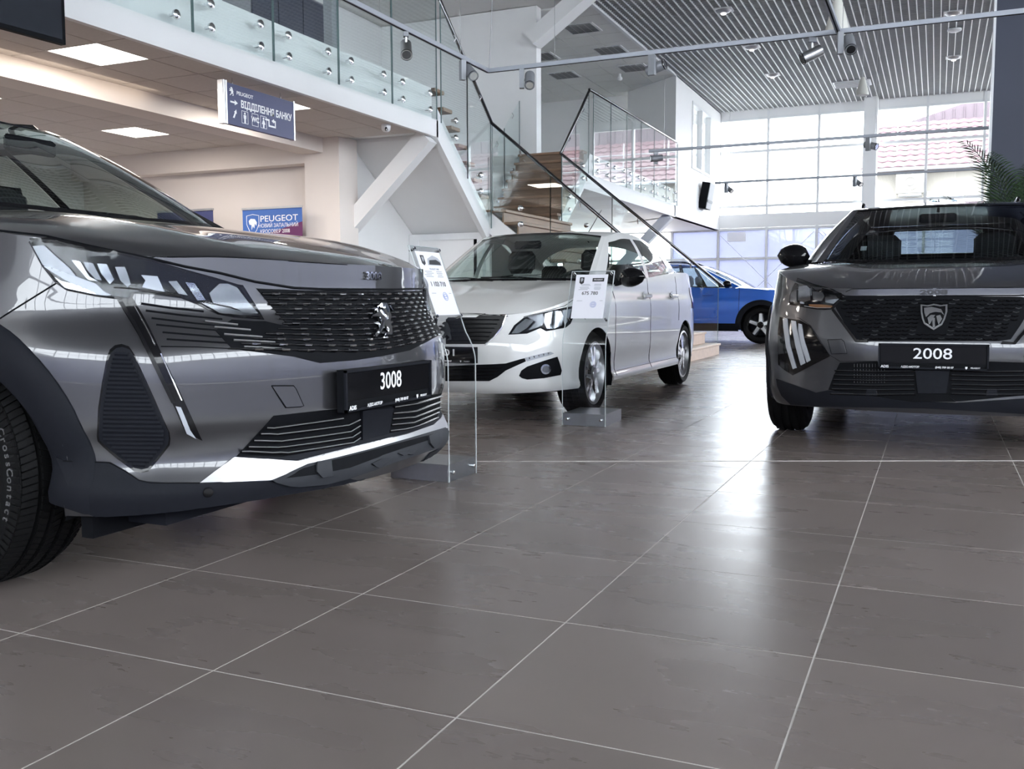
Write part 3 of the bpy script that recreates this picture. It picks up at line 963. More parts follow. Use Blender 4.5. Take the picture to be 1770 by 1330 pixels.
def car_body(s):
    C = s.C; paint = C['paint']
    ar = [(x, C['wz'], C['archR']) for x in C['axle']]
    ts = np.linspace(0, 1, 44)
    b = C['split']           # station indices: bumper, fender, front door, rear door, quarter
    zl = C.get('sill', 0)
    def part(name, u0, u1, both=False, nu=None, mat=paint, t=ts):
        n = nu or max(8, int((u1-u0)*14))
        if both:
            us = np.linspace(-u1, u1, 2*n+1) if u0 == 0 else None
            s.grid(name, s.sheet(us, t), mat, flip=True, arches=ar)
        else:
            for sg in (1, -1):
                us = np.linspace(u0, u1, n)*sg
                s.grid(name, s.sheet(us, t), mat, flip=(sg > 0), arches=ar)
    part('front_bumper', 0, b[0], both=True, nu=int(b[0]*14))
    part('fender', b[0], b[1])
    part('front_door', b[1], b[2])
    part('rear_door', b[2], b[3])
    part('quarter_panel', b[3], b[4])
    n = 40
    us = np.r_[np.linspace(b[4], s.n-1, n), ]
    P1 = s.sheet(us, ts); P2 = s.sheet(-us[::-1], ts)
    P = np.concatenate([P1, P2[1:]], 0)
    s.grid('rear_bumper', P, paint, flip=True, arches=ar)
    # hood
    cr = C['hood']
    idx = np.linspace(0, b[1]+1.2, 90)
    top = s.S(idx, s.zt(idx))
    o = np.argsort(top[:, 0])
    ye = lambda x: np.interp(x, top[o, 0], top[o, 1]); ze = lambda x: np.interp(x, top[o, 0], top[o, 2])
    ue = cr['edge_u']         # station where the bonnet side begins
    fr = s.S(np.linspace(0, ue, 40), s.zt(np.linspace(0, ue, 40)))
    yE = fr[-1, 1]
    xf = lambda u: np.interp(u*yE, fr[:, 1], fr[:, 0])
    xr = lambda u: cr['cowl'][0]+(cr['cowl'][1]-cr['cowl'][0])*u**2.2
    zs = herm(*zip(*cr['zs'])); zc = herm(*zip(*cr['zc']))
    u = np.sign(np.linspace(-1, 1, 73))*np.abs(np.linspace(-1, 1, 73))**.75
    v = np.linspace(0, 1, 50)**1.25
    P = s.cap(xf, xr, ye, ze, lambda t: zs(t)[0], lambda t: zc(t)[0], u, v, p=cr.get('p', 14))
    if 'dome' in cr:
        for i, a in enumerate(u):
            for j, t in enumerate(v):
                g = math.exp(-((abs(a)-cr['dome'][0])/cr['dome'][1])**2)*math.sin(PI*min(1, t*1.05))**.8
                P[i, j, 2] += cr['dome'][2]*g
    s.hoodP = P
    s.grid('hood', P, paint, flip=True)
    # greenhouse
    g = C['gh']
    fb, ft_ = curve([a for a, c in g['front']]), curve([c for a, c in g['front']])
    sb, stp = curve([a for a, c in g['side']]), curve([c for a, c in g['side']])
    rb, rt = curve([a for a, c in g['rear']]), curve([c for a, c in g['rear']])
    nF, nS, nR = len(g['front'])-1, len(g['side'])-1, len(g['rear'])-1
    def ruled(bc, tcv, us, t0, t1, nt, bul, mir, axis):
        P = np.zeros((len(us), nt, 3))
        for i, uu in enumerate(us):
            A = bc(abs(uu))[0]; B = tcv(abs(uu))[0]
            sm = lambda q: (lambda w: w*w*(3-2*w))(min(1., max(0., q)))
            fade = sm((nF-abs(uu))/.5) if axis == 1 else (sm(abs(uu)/.5) if axis == -1 else sm(abs(uu)/.7)*sm((nS-abs(uu))/.7))
            a0 = t0(abs(uu)) if callable(t0) else t0; a1 = t1(abs(uu)) if callable(t1) else t1
            for j, t in enumerate(np.linspace(a0, a1, nt)):
                p = A*(1-t)+B*t
                k = bul*4*t*(1-t)*fade
                if axis == 'y': p = p+np.array([0, k, 0])
                else: p = p+np.array([k*axis, 0, k*.6])
                P[i, j] = p
            if uu < 0 or mir: P[i, :, 1] *= -1
        return P
    s.ruled = ruled
    eF = g.get('pillar_f', .22)
    s.grid('windshield', ruled(fb, ft_, np.linspace(-(nF-eF), nF-eF, 41), .02, .985, 14, .03, False, 1), g.get('wmat', G['wind']), flip=True, skin=False)
    # black band round the windscreen
    for (a0, a1, nm) in ((.0, .035, 'windshield_frit'), (.955, 1., 'windshield_frit')):
        s.grid(nm, ruled(fb, ft_, np.linspace(-(nF-eF), nF-eF, 41), a0, a1, 3, .034, False, 1)+np.array([.002, 0, .002]), M['black_gloss'], flip=True, skin=False)
    s.grid('rear_window', ruled(rb, rt, np.linspace(g.get('rw', (.3,))[0], nR, 20), g.get('rt', (.03, .97))[0], g.get('rt', (.03, .97))[1], 8, .02, False, -1), g.get('rmat', G['side']), flip=True, skin=False)
    s.grid('rear_window', ruled(rb, rt, np.linspace(g.get('rw', (.3,))[0], nR, 20), g.get('rt', (.03, .97))[0], g.get('rt', (.03, .97))[1], 8, .02, True, -1), g.get('rmat', G['side']), flip=False, skin=False)
    for mir in (False, True):
        sg = -1 if mir else 1
        def sd(name, u0, u1, t0, t1, mat, nu=14, nt=8, off=0., skin=False):
            P = ruled(sb, stp, np.linspace(u0, u1, nu), t0, t1, nt, g['bulge'], False, 'y')
            P[..., 1] += off
            P[..., 1] *= sg
            return s.grid(name, P, mat, flip=not mir, skin=skin)
        # A pillar: front face and side face
        P = ruled(fb, ft_, np.linspace(nF-eF, nF, 5), 0, 1, 12, .03, False, 1); P[..., 1] *= sg
        s.grid('pillar', P, g.get('amat', paint), flip=not mir, skin=False)
        w = g['win']
        cuts = [0]+[q for ww in w for q in (ww[0], ww[1])]+[nS]
        pm_ = g['pmats']
        for k in range(len(w)+1):
            a0, a1 = cuts[2*k], cuts[2*k+1]
            if a1-a0 > .02:
                sd('pillar', a0, a1, 0, 1, pm_[k] or paint, nu=max(4, int((a1-a0)*10)))
        for k, (u0, u1, t1a, t1b, nm) in enumerate(w):
            t1 = herm([u0, (u0+u1)/2, u1], [t1a, max(t1a, t1b) if abs(t1a-t1b) > .02 else t1a, t1b]) if abs(t1a-t1b) > .02 else None
            if isinstance(t1a, (list, tuple)): pass
            f1 = (lambda x, h=t1: float(h(x)[0])) if t1 else t1a
            sd(nm, u0, u1, .04, f1, g.get('smat', G['side']), off=-.004)
            sd('window_frame', u0, u1, f1, 1, g.get('fmat', paint), nt=4)
            sd('window_trim', u0, u1, 0, .045, M['black_gloss'], nt=3, off=.004)
    r0, (q0, q1) = g.get('rw', (.3,))[0], g.get('rt', (.03, .97))
    for mir in (False, True):               # frame round the rear screen
        for (ua, ub_, ta, tb_) in ((0, r0, 0, 1), (r0, nR, 0, q0), (r0, nR, q1, 1)):
            s.grid('tailgate_frame', ruled(rb, rt, np.linspace(ua, ub_, 12), ta, tb_, 4, .02, mir, -1), M['black_bar'] if q0 > .1 else paint, flip=not mir, skin=False)
    # roof
    tp = np.array([stp(u_)[0] for u_ in np.linspace(0, nS, 80)])
    oo = np.argsort(tp[:, 0])
    ye2 = lambda x: np.interp(x, tp[oo, 0], tp[oo, 1]); ze2 = lambda x: np.interp(x, tp[oo, 0], tp[oo, 2])
    fl = np.array([ft_(u_)[0] for u_ in np.linspace(0, nF, 40)]); rl = np.array([rt(u_)[0] for u_ in np.linspace(nR, 0, 40)])
    xf2 = lambda a: np.interp(a*fl[-1, 1], fl[:, 1], fl[:, 0]); xr2 = lambda a: np.interp(a*rl[-1, 1], rl[:, 1], rl[:, 0])
    zc2 = herm(*zip(*g['roof']))
    P = s.cap(xf2, xr2, ye2, ze2, lambda t: zc2(t)[0], lambda t: zc2(t)[0], np.linspace(-1, 1, 41), np.linspace(0, 1, 40), p=2.6)
    s.grid('roof', P, C.get('roofmat', paint), flip=True)
    # shoulder ledge between the skin and the glass
    ui = np.linspace(b[1]-.3, s.n-1, 60)
    tp_ = s.S(ui, s.zt(ui))
    sbp = np.array([sb(u_)[0] for u_ in np.linspace(0, nS, 60)])
    for sg in (1, -1):
        P = np.zeros((50, 2, 3))
        for i, x in enumerate(np.linspace(sbp[0, 0], sbp[-1, 0], 50)):
            q = tp_[np.argsort(tp_[:, 0])]; r_ = sbp[np.argsort(sbp[:, 0])]
            P[i, 0] = (x, sg*np.interp(x, q[:, 0], q[:, 1]), np.interp(x, q[:, 0], q[:, 2]))
            P[i, 1] = (x, sg*np.interp(x, r_[:, 0], r_[:, 1]), np.interp(x, r_[:, 0], r_[:, 2]))
        s.grid('belt_ledge', P, paint, flip=(sg > 0), skin=False)
    # tail deck
    rbp = np.array([rb(u_)[0] for u_ in np.linspace(nR, 0, 30)])
    q = s.S(np.linspace(b[4]+.2, s.n-1, 60), s.zt(np.linspace(b[4]+.2, s.n-1, 60)))
    P = np.zeros((41, 8, 3))
    for i, a in enumerate(np.linspace(-1, 1, 41)):
        A = np.array([np.interp(abs(a)*rbp[-1, 1], rbp[:, 1], rbp[:, k]) for k in range(3)])
        qq = q[np.argsort(q[:, 1])]
        y2 = abs(a)*qq[-1, 1]
        B = np.array([np.interp(y2, qq[:, 1], qq[:, k]) for k in range(3)])
        for j, t in enumerate(np.linspace(0, 1, 8)):
            p = A*(1-t)+B*t; p[2] += .015*4*t*(1-t); p[1] *= (1 if a >= 0 else -1)
            P[i, j] = p
    s.grid('tail_deck', P, paint, flip=True, skin=False)
    # cowl panel in front of the screen
    hb_ = s.hoodP[:, -1]
    P = np.zeros((len(hb_), 3, 3))
    for i, p in enumerate(hb_):
        a = abs(p[1])/max(1e-6, np.abs(hb_[:, 1]).max())*nF
        A = fb(a)[0].copy(); A[1] *= (1 if p[1] >= 0 else -1)
        for j, t in enumerate((0, .5, 1)): P[i, j] = p*(1-t)+(A+np.array([0, 0, -.01]))*t-np.array([0, 0, .02*(t < 1) + .012*(j == 1)])
    s.grid('cowl', P, M['black_matte'], flip=True, skin=False)
    # wipers
    for k, (y0, y1) in enumerate(((.45, -.2), (-.05, -.55))):
        A = np.array([np.interp(abs(y0), [0, .7], [g['front'][0][0][0], g['front'][-1][0][0]])+.03, y0, g['front'][0][0][2]+.0])
        B = np.array([np.interp(abs(y1), [0, .7], [g['front'][0][0][0], g['front'][-1][0][0]])-.05, y1, g['front'][0][0][2]+.03])
        obj('wiper', MB().tube([Vector(p) for p in s.w(np.array([A, (A+B)/2+[0, 0, .012], B]))], .006, 6), M['black_matte'], s.root)
    # underside, wheel wells
    x0, x1 = C['plan'][0][0]-.25, C['plan'][-1][0]+.25
    ub = MB()
    wv = s.w(np.array([[x0, -.55, C['zb'][0]+.02], [x1, -.55, C['zb'][0]+.02], [x1, .55, C['zb'][0]+.02], [x0, .55, C['zb'][0]+.02]]))
    wv2 = wv+np.array([0, 0, .06])
    ub.add(list(wv)+list(wv2), [(0, 1, 2, 3), (7, 6, 5, 4), (0, 4, 5, 1), (1, 5, 6, 2), (2, 6, 7, 3), (3, 7, 4, 0)])
    obj('underbody', ub, M['black_matte'], s.root)
    for x in C['axle']:
        for sg in (1, -1):
            P = np.zeros((20, 2, 3))
            for i, a in enumerate(np.linspace(-.35, PI+.35, 20)):
                xx = x+math.cos(a)*(C['archR']+.004); zz = C['wz']+math.sin(a)*(C['archR']+.004)
                yo = s.y_at(xx, max(zz, C['zb'][0]+.03))-.012
                P[i, 0] = (xx, sg*yo, zz); P[i, 1] = (xx, sg*.48, zz)
            s.grid('arch_liner', P, M['black_matte'], flip=(sg < 0), skin=False)
            Q = np.zeros((20, 2, 3)); Q[:, 0] = P[:, 1]; Q[:, 1] = (x, sg*.48, C['wz'])
            s.grid('arch_liner', Q, M['black_matte'], flip=(sg < 0), skin=False)
def y_at(s, x, z):
    us = np.linspace(1.5, s.n-2.5, 300)
    p = s.S(us, np.full(300, z))
    o = np.argsort(p[:, 0])
    return float(np.interp(x, p[o, 0], p[o, 1]))
Car.y_at = y_at
Car.body = car_body

def arch_trim(s, R0, R1, mat, a0=-.25, a1=PI+.25, zmin=.24, off=.012):
    for x in s.C['axle']:
        for sg in (1, -1):
            mb = MB(); A = np.linspace(a0, a1, 40)
            rows = []
            for r, d in ((R0, -.035), (R0, off*.6), (R0+.012, off), (R1-.010, off), (R1, off*.4), (R1, -.03)):
                row = []
                for a in A:
                    xx = x+math.cos(a)*r; zz = max(zmin, s.C['wz']+math.sin(a)*r)
                    rr = max(r, s.C['archR']+.004)
                    y = s.y_at(x+math.cos(a)*rr, max(zmin, s.C['wz']+math.sin(a)*rr))+d
                    row.append((xx, sg*y, zz))
                rows.append(row)
            P = s.w(np.array(rows))
            mb.grid([[tuple(p) for p in r_] for r_ in P], flip=(sg > 0))
            obj('arch_trim', mb, mat, s.root, smooth=True, sharp=.7)
Car.arch_trim = arch_trim

def wheels(s, style, tread=False):
    C = s.C; R, Wd, rim, yo = C['R'], C['W'], C['rim'], C['yo']
    steer = C.get('steer', 0)
    for xi, x in enumerate(C['axle']):
        for sg in (1, -1):
            c = s.w(np.array([[x+C.get('wx', 0), sg*(yo-Wd/2), R]]))[0]
            ax = Vector(s.l)*sg          # outward axis
            fw = Vector(s.f); up = Vector((0, 0, 1))
            def L(r, a, h):              # radius, angle, offset outward from wheel middle
                return tuple(Vector(c)+fw*(r*math.cos(a))+up*(r*math.sin(a))+ax*h)
            n = 48
            prof = [(rim-.012, -Wd/2+.02), (rim+.02, -Wd/2+.004), (rim+(R-rim)*.55, -Wd/2), (R-.022, -Wd/2+.012), (R-.006, -Wd/2+.035)]
            gr = [-.30, -.1, .1, .30]
            for q in gr:
                prof += [(R, (q-.035)*Wd), (R-.009, (q-.03)*Wd), (R-.009, (q+.03)*Wd), (R, (q+.035)*Wd)]
            prof += [(R-.006, Wd/2-.035), (R-.022, Wd/2-.012), (rim+(R-rim)*.62, Wd/2), (rim+(R-rim)*.55, Wd/2-.002), (rim+(R-rim)*.48, Wd/2), (rim+.02, Wd/2-.004), (rim, Wd/2-.014), (rim-.014, Wd/2-.03)]
            mb = MB()
            mb.grid([[L(r, 2*PI*k/n, h) for k in range(n+1)] for r, h in prof], flip=(sg > 0))
            if s.l[0] < -.5 or s.l[1] > .5: pass
            ty = obj('tyre', mb, M['rubber'], s.root, smooth=True, sharp=.5)
            if tread and xi == 0:
                tb = MB(); nt = 104
                segs = [(-.5, -.335, .012), (-.265, -.135, 0), (-.065, .065, 0), (.135, .265, 0), (.335, .5, .012)]
                for k in range(nt):
                    for q, (h0, h1, dr) in enumerate(segs):
                        a0 = 2*PI*(k+.33*q)/nt; a1 = a0+2*PI/nt*.78; sk = .03*(1 if q % 2 else -1)
                        r0, r1 = R-.02, R+.0035
                        e0 = dr if q == 0 else 0; e1 = dr if q == 4 else 0
                        vs = [L(r0-e0, a0, h0*Wd*.97), L(r0-e0, a1, h0*Wd*.97), L(r0-e1, a1+sk, h1*Wd*.97), L(r0-e1, a0+sk, h1*Wd*.97),
                              L(r1-e0*1.2, a0, h0*Wd*.97), L(r1-e0*1.2, a1, h0*Wd*.97), L(r1-e1*1.2, a1+sk, h1*Wd*.97), L(r1-e1*1.2, a0+sk, h1*Wd*.97)]
                        tb.add(vs, [(0, 3, 2, 1), (4, 5, 6, 7), (0, 1, 5, 4), (1, 2, 6, 5), (2, 3, 7, 6), (3, 0, 4, 7)])
                        if q in (0, 4):      # shoulder lugs running down the sidewall
                            hh = h0 if q == 0 else h1
                            hs = hh*Wd*.985
                            vs = [L(R-.045, a0, hs*.985), L(R-.045, a1-.012, hs*.985), L(R-.012, a1, hs), L(R-.012, a0, hs)]
                            vs += [tuple(Vector(p)+ax*(.004 if q == 4 else -.004)) for p in vs]
                            tb.add(vs, [(0, 3, 2, 1), (4, 5, 6, 7), (0, 1, 5, 4), (1, 2, 6, 5), (2, 3, 7, 6), (3, 0, 4, 7)])
                obj('tread', tb, M['rubber'], ty, kind='stuff')
                for word, a_s in (('CrossContact', .42),):
                    for q, ch in enumerate(word):
                        an = a_s-q*.075
                        rr = Vector(L(1, an, 0))-Vector(L(0, 0, 0)); tt = Vector(L(1, an-PI/2, 0))-Vector(L(0, 0, 0))
                        if sg*(1 if Vector(s.f).cross(Vector(s.l)).z > 0 else -1) > 0: tt = -tt
                        text('sidewall_letter', ch, .032, M['dim_print'], Vector(L(R*.845, an, Wd/2-.0015)), tt, rr, ty, .0025, .01)
            rm = MB()
            h0 = Wd/2-.02
            rp_ = [(rim+.004, h0+.008), (rim-.012, h0+.012), (rim-.018, h0-.005), (rim-.03, h0-.09), (rim-.03, -Wd/2+.03)]
            rm.grid([[L(r, 2*PI*k/40, h) for k in range(41)] for r, h in rp_], flip=(sg < 0))
            rim_o = obj('rim', rm, style['rim'], ty, smooth=True, sharp=.6)
            bk = MB(); bk.grid([[L(r, 2*PI*k/24, h) for k in range(25)] for r, h in ((rim-.03, h0-.10), (.02, h0-.10))], flip=(sg < 0))
            obj('brake_disc', bk, M['black_soft'], ty)
            ns = style['n']
            for k in range(ns):
                a = 2*PI*(k+.25)/ns
                for da in style['pair']:
                    sp = MB()
                    w0, w1 = style['w']
                    aa = a+da
                    r0, r1 = .035, rim-.014
                    a2 = a+da*style.get('spread', 1.8)
                    def SP(r, an, off, h): 
                        p = Vector(L(r, an, h)); t = Vector(L(1, an+PI/2, 0))-Vector(L(0, 0, 0))
                        return tuple(p+t*off)
                    vs = []
                    for r, an, wd, hh in ((r0, aa, w0, h0+.004), ((r0+r1)/2, (aa+a2)/2, (w0+w1)/2, h0-.002), (r1, a2, w1, h0-.006)):
                        vs += [SP(r, an, -wd, hh-.035), SP(r, an, wd, hh-.035), SP(r, an, wd*.55, hh), SP(r, an, -wd*.55, hh)]
                    fs = []
                    for q in (0, 4):
                        for e in range(4):
                            j = (e+1) % 4
                            fs.append((q+e, q+j, q+4+j, q+4+e))
                    sp.add(vs, fs)
                    obj('spoke', sp, style['spoke'], ty)
            hb = MB(); hb.grid([[L(r, 2*PI*k/20, h) for k in range(21)] for r, h in ((.06, h0-.03), (.06, h0+.002), (.036, h0+.008), (.034, h0+.012), (.0, h0+.013))], flip=(sg < 0))
            obj('hub_cap', hb, style['rim'], ty, smooth=True, sharp=.6)
Car.wheels = wheels

def interior(s, xs=(-1.95, -2.75), yw=.36, zs=.30, k=1.):
    """seats, dash and steering wheel seen through the glass"""
    def box(name, a, b, mat, parent=None, c=.04):
        P = MB().cbox(a, b, c)
        P.v = [tuple(q) for q in s.w(np.array(P.v))]
        return obj(name, P, mat, parent or s.root)
    for x in xs:
        zs = zs-(0 if x == xs[0] else .10)
        for y in (yw, -yw):
            st_ = box('seat', (x-.05, y-.24*k, zs), (x+.45, y+.24*k, zs+.18), M['seat'])
            bk = MB().cbox((-.07, -.235*k, 0), (.07, .235*k, .52), .05)
            bk.v = [tuple(q) for q in s.w(np.array([(x-.05+p[0]-p[2]*.30, y+p[1]*(1-.35*p[2]), zs+.12+p[2]) for p in bk.v]))]
            obj('seat_back', bk, M['seat'], st_)
            hr = MB().cbox((-.05, -.13*k, 0), (.05, .13*k, .19), .04)
            hr.v = [tuple(q) for q in s.w(np.array([(x-.245+p[0]-p[2]*.15, y+p[1], zs+.68+p[2]) for p in hr.v]))]
            obj('headrest', hr, M['seat'], st_)
    g = s.C['gh']['front']
    xb, zb = g[0][0][0], g[0][0][2]
    d = MB().cbox((xb-.62, -.66*k, zb-.30), (xb-.02, .66*k, zb-.045), .07)
    d.v = [tuple(q) for q in s.w(np.array(d.v))]
    obj('dashboard', d, M['seat'], s.root)
    hp = s.w(np.array([[xb-.68, .36*k, zb-.03]]))[0]
    sw = MB(); P = []
    for q in range(25):
        a = 2*PI*q/24
        P.append(Vector(s.w(np.array([[xb-.66-.05*math.sin(a)*2, .36*k+.185*math.cos(a), zb-.08+.165*math.sin(a)]]))[0]))
    sw.tube(P, .016, 8, cap=False)
    so = obj('steering_wheel', sw, M['seat'], s.root, smooth=True)
    hub = MB().cbox((xb-.69, .36*k-.09, zb-.15), (xb-.62, .36*k+.09, zb-.03), .02)
    hub.v = [tuple(q) for q in s.w(np.array(hub.v))]
    obj('steering_hub', hub, M['seat'], so)
    mr = MB().cbox((0, -.11, 0), (.03, .11, .06), .01)
    t = g[0][1]
    mr.v = [tuple(q) for q in s.w(np.array([(t[0]+.14+p[0], p[1], t[2]-.13+p[2]) for p in mr.v]))]
    obj('rear_view_mirror', mr, M['black_matte'], s.root)
    fl = MB().box((xs[1]-.6, -.68*k, zs+.03), (xb-.1, .68*k, zs+.08)); fl.v = [tuple(q) for q in s.w(np.array(fl.v))]
    obj('cabin_floor', fl, M['black_matte'], s.root)
Car.interior = interior

def door_mirror(s, x, y, z, mat, size=(.13, .20, .15)):
    for sg in (1, -1):
        rows = []
        for i in range(9):
            t = i/8; a = PI*t
            rr = math.sin(a)**.45
            row = []
            for k in range(17):
                b = 2*PI*k/16
                yy = (t-.15)*size[1]
                row.append((x+math.cos(b)*size[0]*.5*rr*(1 if math.cos(b) < 0 else 1.2), sg*(y+yy), z+math.sin(b)*size[2]*.5*rr*(1.0-.25*t)+.01*t))
            rows.append(row)
        P = s.w(np.array(rows))
        mb = MB().grid([[tuple(p) for p in r] for r in P], flip=(sg < 0))
        o = obj('door_mirror', mb, mat, s.root, smooth=True)
        A = MB().bar(tuple(s.w(np.array([[x+.0, sg*(y-.09), z-.05]]))[0]), tuple(s.w(np.array([[x-.01, sg*(y+.04), z-.02]]))[0]), .05, .03)
        obj('mirror_arm', A, M['black_matte'], o)
Car.door_mirror = door_mirror

LION = [(440, 285), (470, 250), (510, 230), (555, 245), (580, 290), (600, 350), (620, 430), (645, 480), (648, 530), (630, 560), (640, 620), (660, 700), (662, 780), (640, 800), (600, 795), (570, 815), (560, 800), (575, 765), (610, 740), (600, 690), (550, 640), (500, 720), (460, 780), (430, 800), (400, 820), (380, 805), (385, 775), (430, 740), (450, 690), (480, 620), (500, 560), (475, 545), (470, 520), (420, 515), (360, 520), (343, 505), (350, 490), (400, 460), (430, 425), (395, 405), (355, 385), (365, 365), (410, 345), (450, 365), (485, 400), (500, 350), (480, 320), (460, 320), (445, 300)]
TAIL = [(600, 285), (622, 280), (632, 300), (640, 335), (668, 388), (655, 385), (628, 345), (612, 320)]
def lion_local():
    """emblem outline in a unit box: x right, y up, height 1"""
    return [((x-505)/590*1.35, (525-y)/590) for x, y in LION], [((x-505)/590*1.35, (525-y)/590) for x, y in TAIL]

def plate(s, ctr, w, h, number, sub=True, sx=1., dx=0.):
    """dealer plate in a frame; ctr in car frame (x, y, z), facing forward"""
    c = Vector(s.w(np.array([ctr]))[0]); X = Vector(s.l); U = Vector((0, 0, 1)); Fw = Vector(s.f)
    # reading direction for someone facing the car: from the car's right to its left
    hd = MB().obox(c-Fw*.012, (X, U, Fw), (w/2, h/2, .012))
    o = obj('plate_holder', hd, M['black_matte'], s.root)
    rimm = MB()
    for (a, b, hw, hh) in ((0, h/2-.004, w/2, .004), (0, -h/2+.004, w/2, .004), (-w/2+.004, 0, .004, h/2), (w/2-.004, 0, .004, h/2)):
        rimm.obox(c+X*a+U*b+Fw*.003, (X, U, Fw), (hw, hh, .004))
    obj('plate_frame', rimm, M['black_soft'], o)
    obj('plate', MB().obox(c+U*.010+Fw*.001, (X, U, Fw), (w/2-.012, h/2-.020, .001)), M['plate_black'], o)
    text('plate_number', number, h*.60, M['white_print'], c+X*dx+U*.012+Fw*.002, X, U, o, .001, .006, sx=sx)
    if sub:
        zz = -h/2+.0105
        for bx, tx, sz, bd in ((-w*.435, 'ADIS', .017, .03), (-w*.20, 'АДІС-МОТОР', .0125, .03), (w*.11, '(048) 709 00 07', .0125, .03), (w*.385, 'PEUGEOT', .0095, .02)):
            text('plate_lettering', tx, sz, M['white_print'], c+X*bx+U*zz+Fw*.0072, X, U, o, .0008, bd)
        lb, lt2 = lion_local()
        sh = MB().prism([(-.005, .006), (.005, .006), (.005, -.001), (0, -.007), (-.005, -.001)], lambda a, b: c+X*(w*.305+a)+U*(zz+b)+Fw*.007, Fw*.0008)
        obj('shield_mark', sh, M['white_print'], o)
    return o
Car.plate = plate

# ================================================================= graphite crossover, front left of the picture
A_PLAN = [(0, 0), (-.0095, .15), (-.038, .3), (-.085, .45), (-.151, .6), (-.24, .72), (-.36, .815), (-.52, .875), (-.72, .91), (-.95, .925), (-1.3, .93), (-1.9, .935), (-2.6, .935), (-3.1, .93), (-3.5, .915), (-3.9, .86), (-4.15, .75), (-4.28, .55), (-4.32, .25), (-4.33, 0)]
CA = dict(plan=A_PLAN,
    zt=[.893, .893, .894, .897, .899, .897, .915, .945, .968, .98, 1.0, 1.02, 1.05, 1.08, 1.10, 1.10, 1.08, 1.05, 1.05, 1.05],
    zb=[.245, .245, .245, .245, .245, .240, .236, .236, .24, .25, .25, .25, .25, .25, .25, .26, .28, .3, .3, .3],
    wF=[1, 1, 1, 1, 1, 1, .85, .5, .2, 0, 0, 0, 0, 0, 0, 0, 0, 0, 0, 0],
    wR=[0]*14+[0, .3, .8, 1, 1, 1],
    pF=[(.2, .0), (.25, -.012), (.29, -.020), (.335, -.004), (.36, .004), (.425, 0), (.465, -.012), (.52, -.014), (.61, -.012), (.66, -.004), (.70, .018), (.74, .046), (.81, .058), (.86, .060), (.95, .062)],
    pS=[(.2, .05), (.28, .012), (.36, 0), (.5, -.004), (.62, -.008), (.75, .003), (.85, .028), (.95, .05), (1.1, .08)],
    pR=[(.2, .06), (.3, .0), (.5, -.01), (.7, 0), (.9, .03), (1.1, .08)],
    paint=M['paint_grey'], split=[7.2, 9.85, 11.5, 13., 14.6], axle=(-.80, -3.35), wz=.345, archR=.352,
    hood=dict(cowl=(-1.13, -1.30), edge_u=5.35, zs=[(0, .897), (.08, .925), (.3, .985), (.55, 1.02), (1, 1.055)], zc=[(0, .893), (.06, .915), (.2, .955), (.42, 1.005), (.72, 1.05), (1, 1.078)], p=16, dome=(.62, .13, .012)),
    gh=dict(front=[((-1.10, 0, 1.07), (-1.71, 0, 1.465)), ((-1.13, .35, 1.08), (-1.76, .3, 1.466)), ((-1.25, .72, 1.09), (-1.94, .58, 1.455))],
            side=[((-1.25, .72, 1.09), (-1.94, .58, 1.455)), ((-1.5, .85, 1.03), (-2.1, .60, 1.48)), ((-2.2, .87, 1.05), (-2.5, .615, 1.50)), ((-2.9, .87, 1.09), (-3.0, .61, 1.49)), ((-3.5, .84, 1.12), (-3.45, .59, 1.45)), ((-3.9, .76, 1.12), (-3.7, .54, 1.41))],
            rear=[((-3.9, .76, 1.12), (-3.7, .54, 1.41)), ((-4.15, .5, 1.10), (-3.8, .3, 1.42)), ((-4.2, 0, 1.1), (-3.82, 0, 1.425))],
            roof=[(0, 1.468), (.25, 1.515), (.5, 1.525), (.8, 1.49), (1, 1.43)], bulge=.03, pillar_f=.42, amat=M['black_matte'],
            win=[(.55, 1.9, .90, .94, 'front_window'), (2.0, 3.1, .94, .93, 'rear_door_window'), (3.25, 4.3, .92, .80, 'quarter_window')],
            pmats=[M['black_matte'], M['black_matte'], M['black_matte'], None], fmat=M['black_matte']),
    R=.335, W=.225, rim=.215, yo=.905, wx=-.08)
a = Car('crossover', 'graphite grey crossover in the left foreground with chrome lion grille and plate 3008', (-1.56, 2.59), (1, 0), CA)
a.body()
a.finish_skin()
a.wheels(dict(n=5, pair=(0,), w=(.07, .06), rim=M['black_gloss'], spoke=M['alu']), tread=True)
a.interior(xs=(-1.95, -2.85), yw=.38, zs=.42)
a.arch_trim(.300, .418, M['black_soft'], zmin=.236)
a.door_mirror(-1.62, .88, 1.10, M['black_gloss'])
PG = CA['paint']
# lower cladding
a.patch('lower_cladding', [(98, 790), (115, 797), (190, 801), (215, 815), (240, 832), (300, 836), (345, 837), (380, 835), (466, 832), (490, 836), (520, 841), (560, 836), (600, 826), (640, 838), (600, 848), (480, 868), (350, 886), (240, 890), (165, 894), (140, 880), (118, 838)], M['black_soft'], .004, .014, mirror=True, step=9)
a.patch('lower_lip', [(466, 831), (500, 818), (528, 804), (577, 793), (640, 777), (704, 759), (765, 741), (774, 748), (771, 760), (762, 771), (681, 798), (602, 825), (560, 836), (515, 840), (490, 838)], M['lip'], .012, .03, step=8)
a.patch('lip_opening', [(566, 799), (640, 780), (704, 763), (745, 752), (740, 762), (690, 778), (640, 795), (600, 810), (585, 813), (540, 822), (490, 828), (520, 812)], M['black_matte'], .0135, .004, step=8)
a.patch('lip_bracket', [(542, 801), (566, 798), (568, 821), (551, 824), (541, 817)], M['lip'], .020, .02)
a.patch('lip_bracket', [(733, 757), (751, 749), (752, 766), (742, 774), (735, 768)], M['lip'], .020, .02)
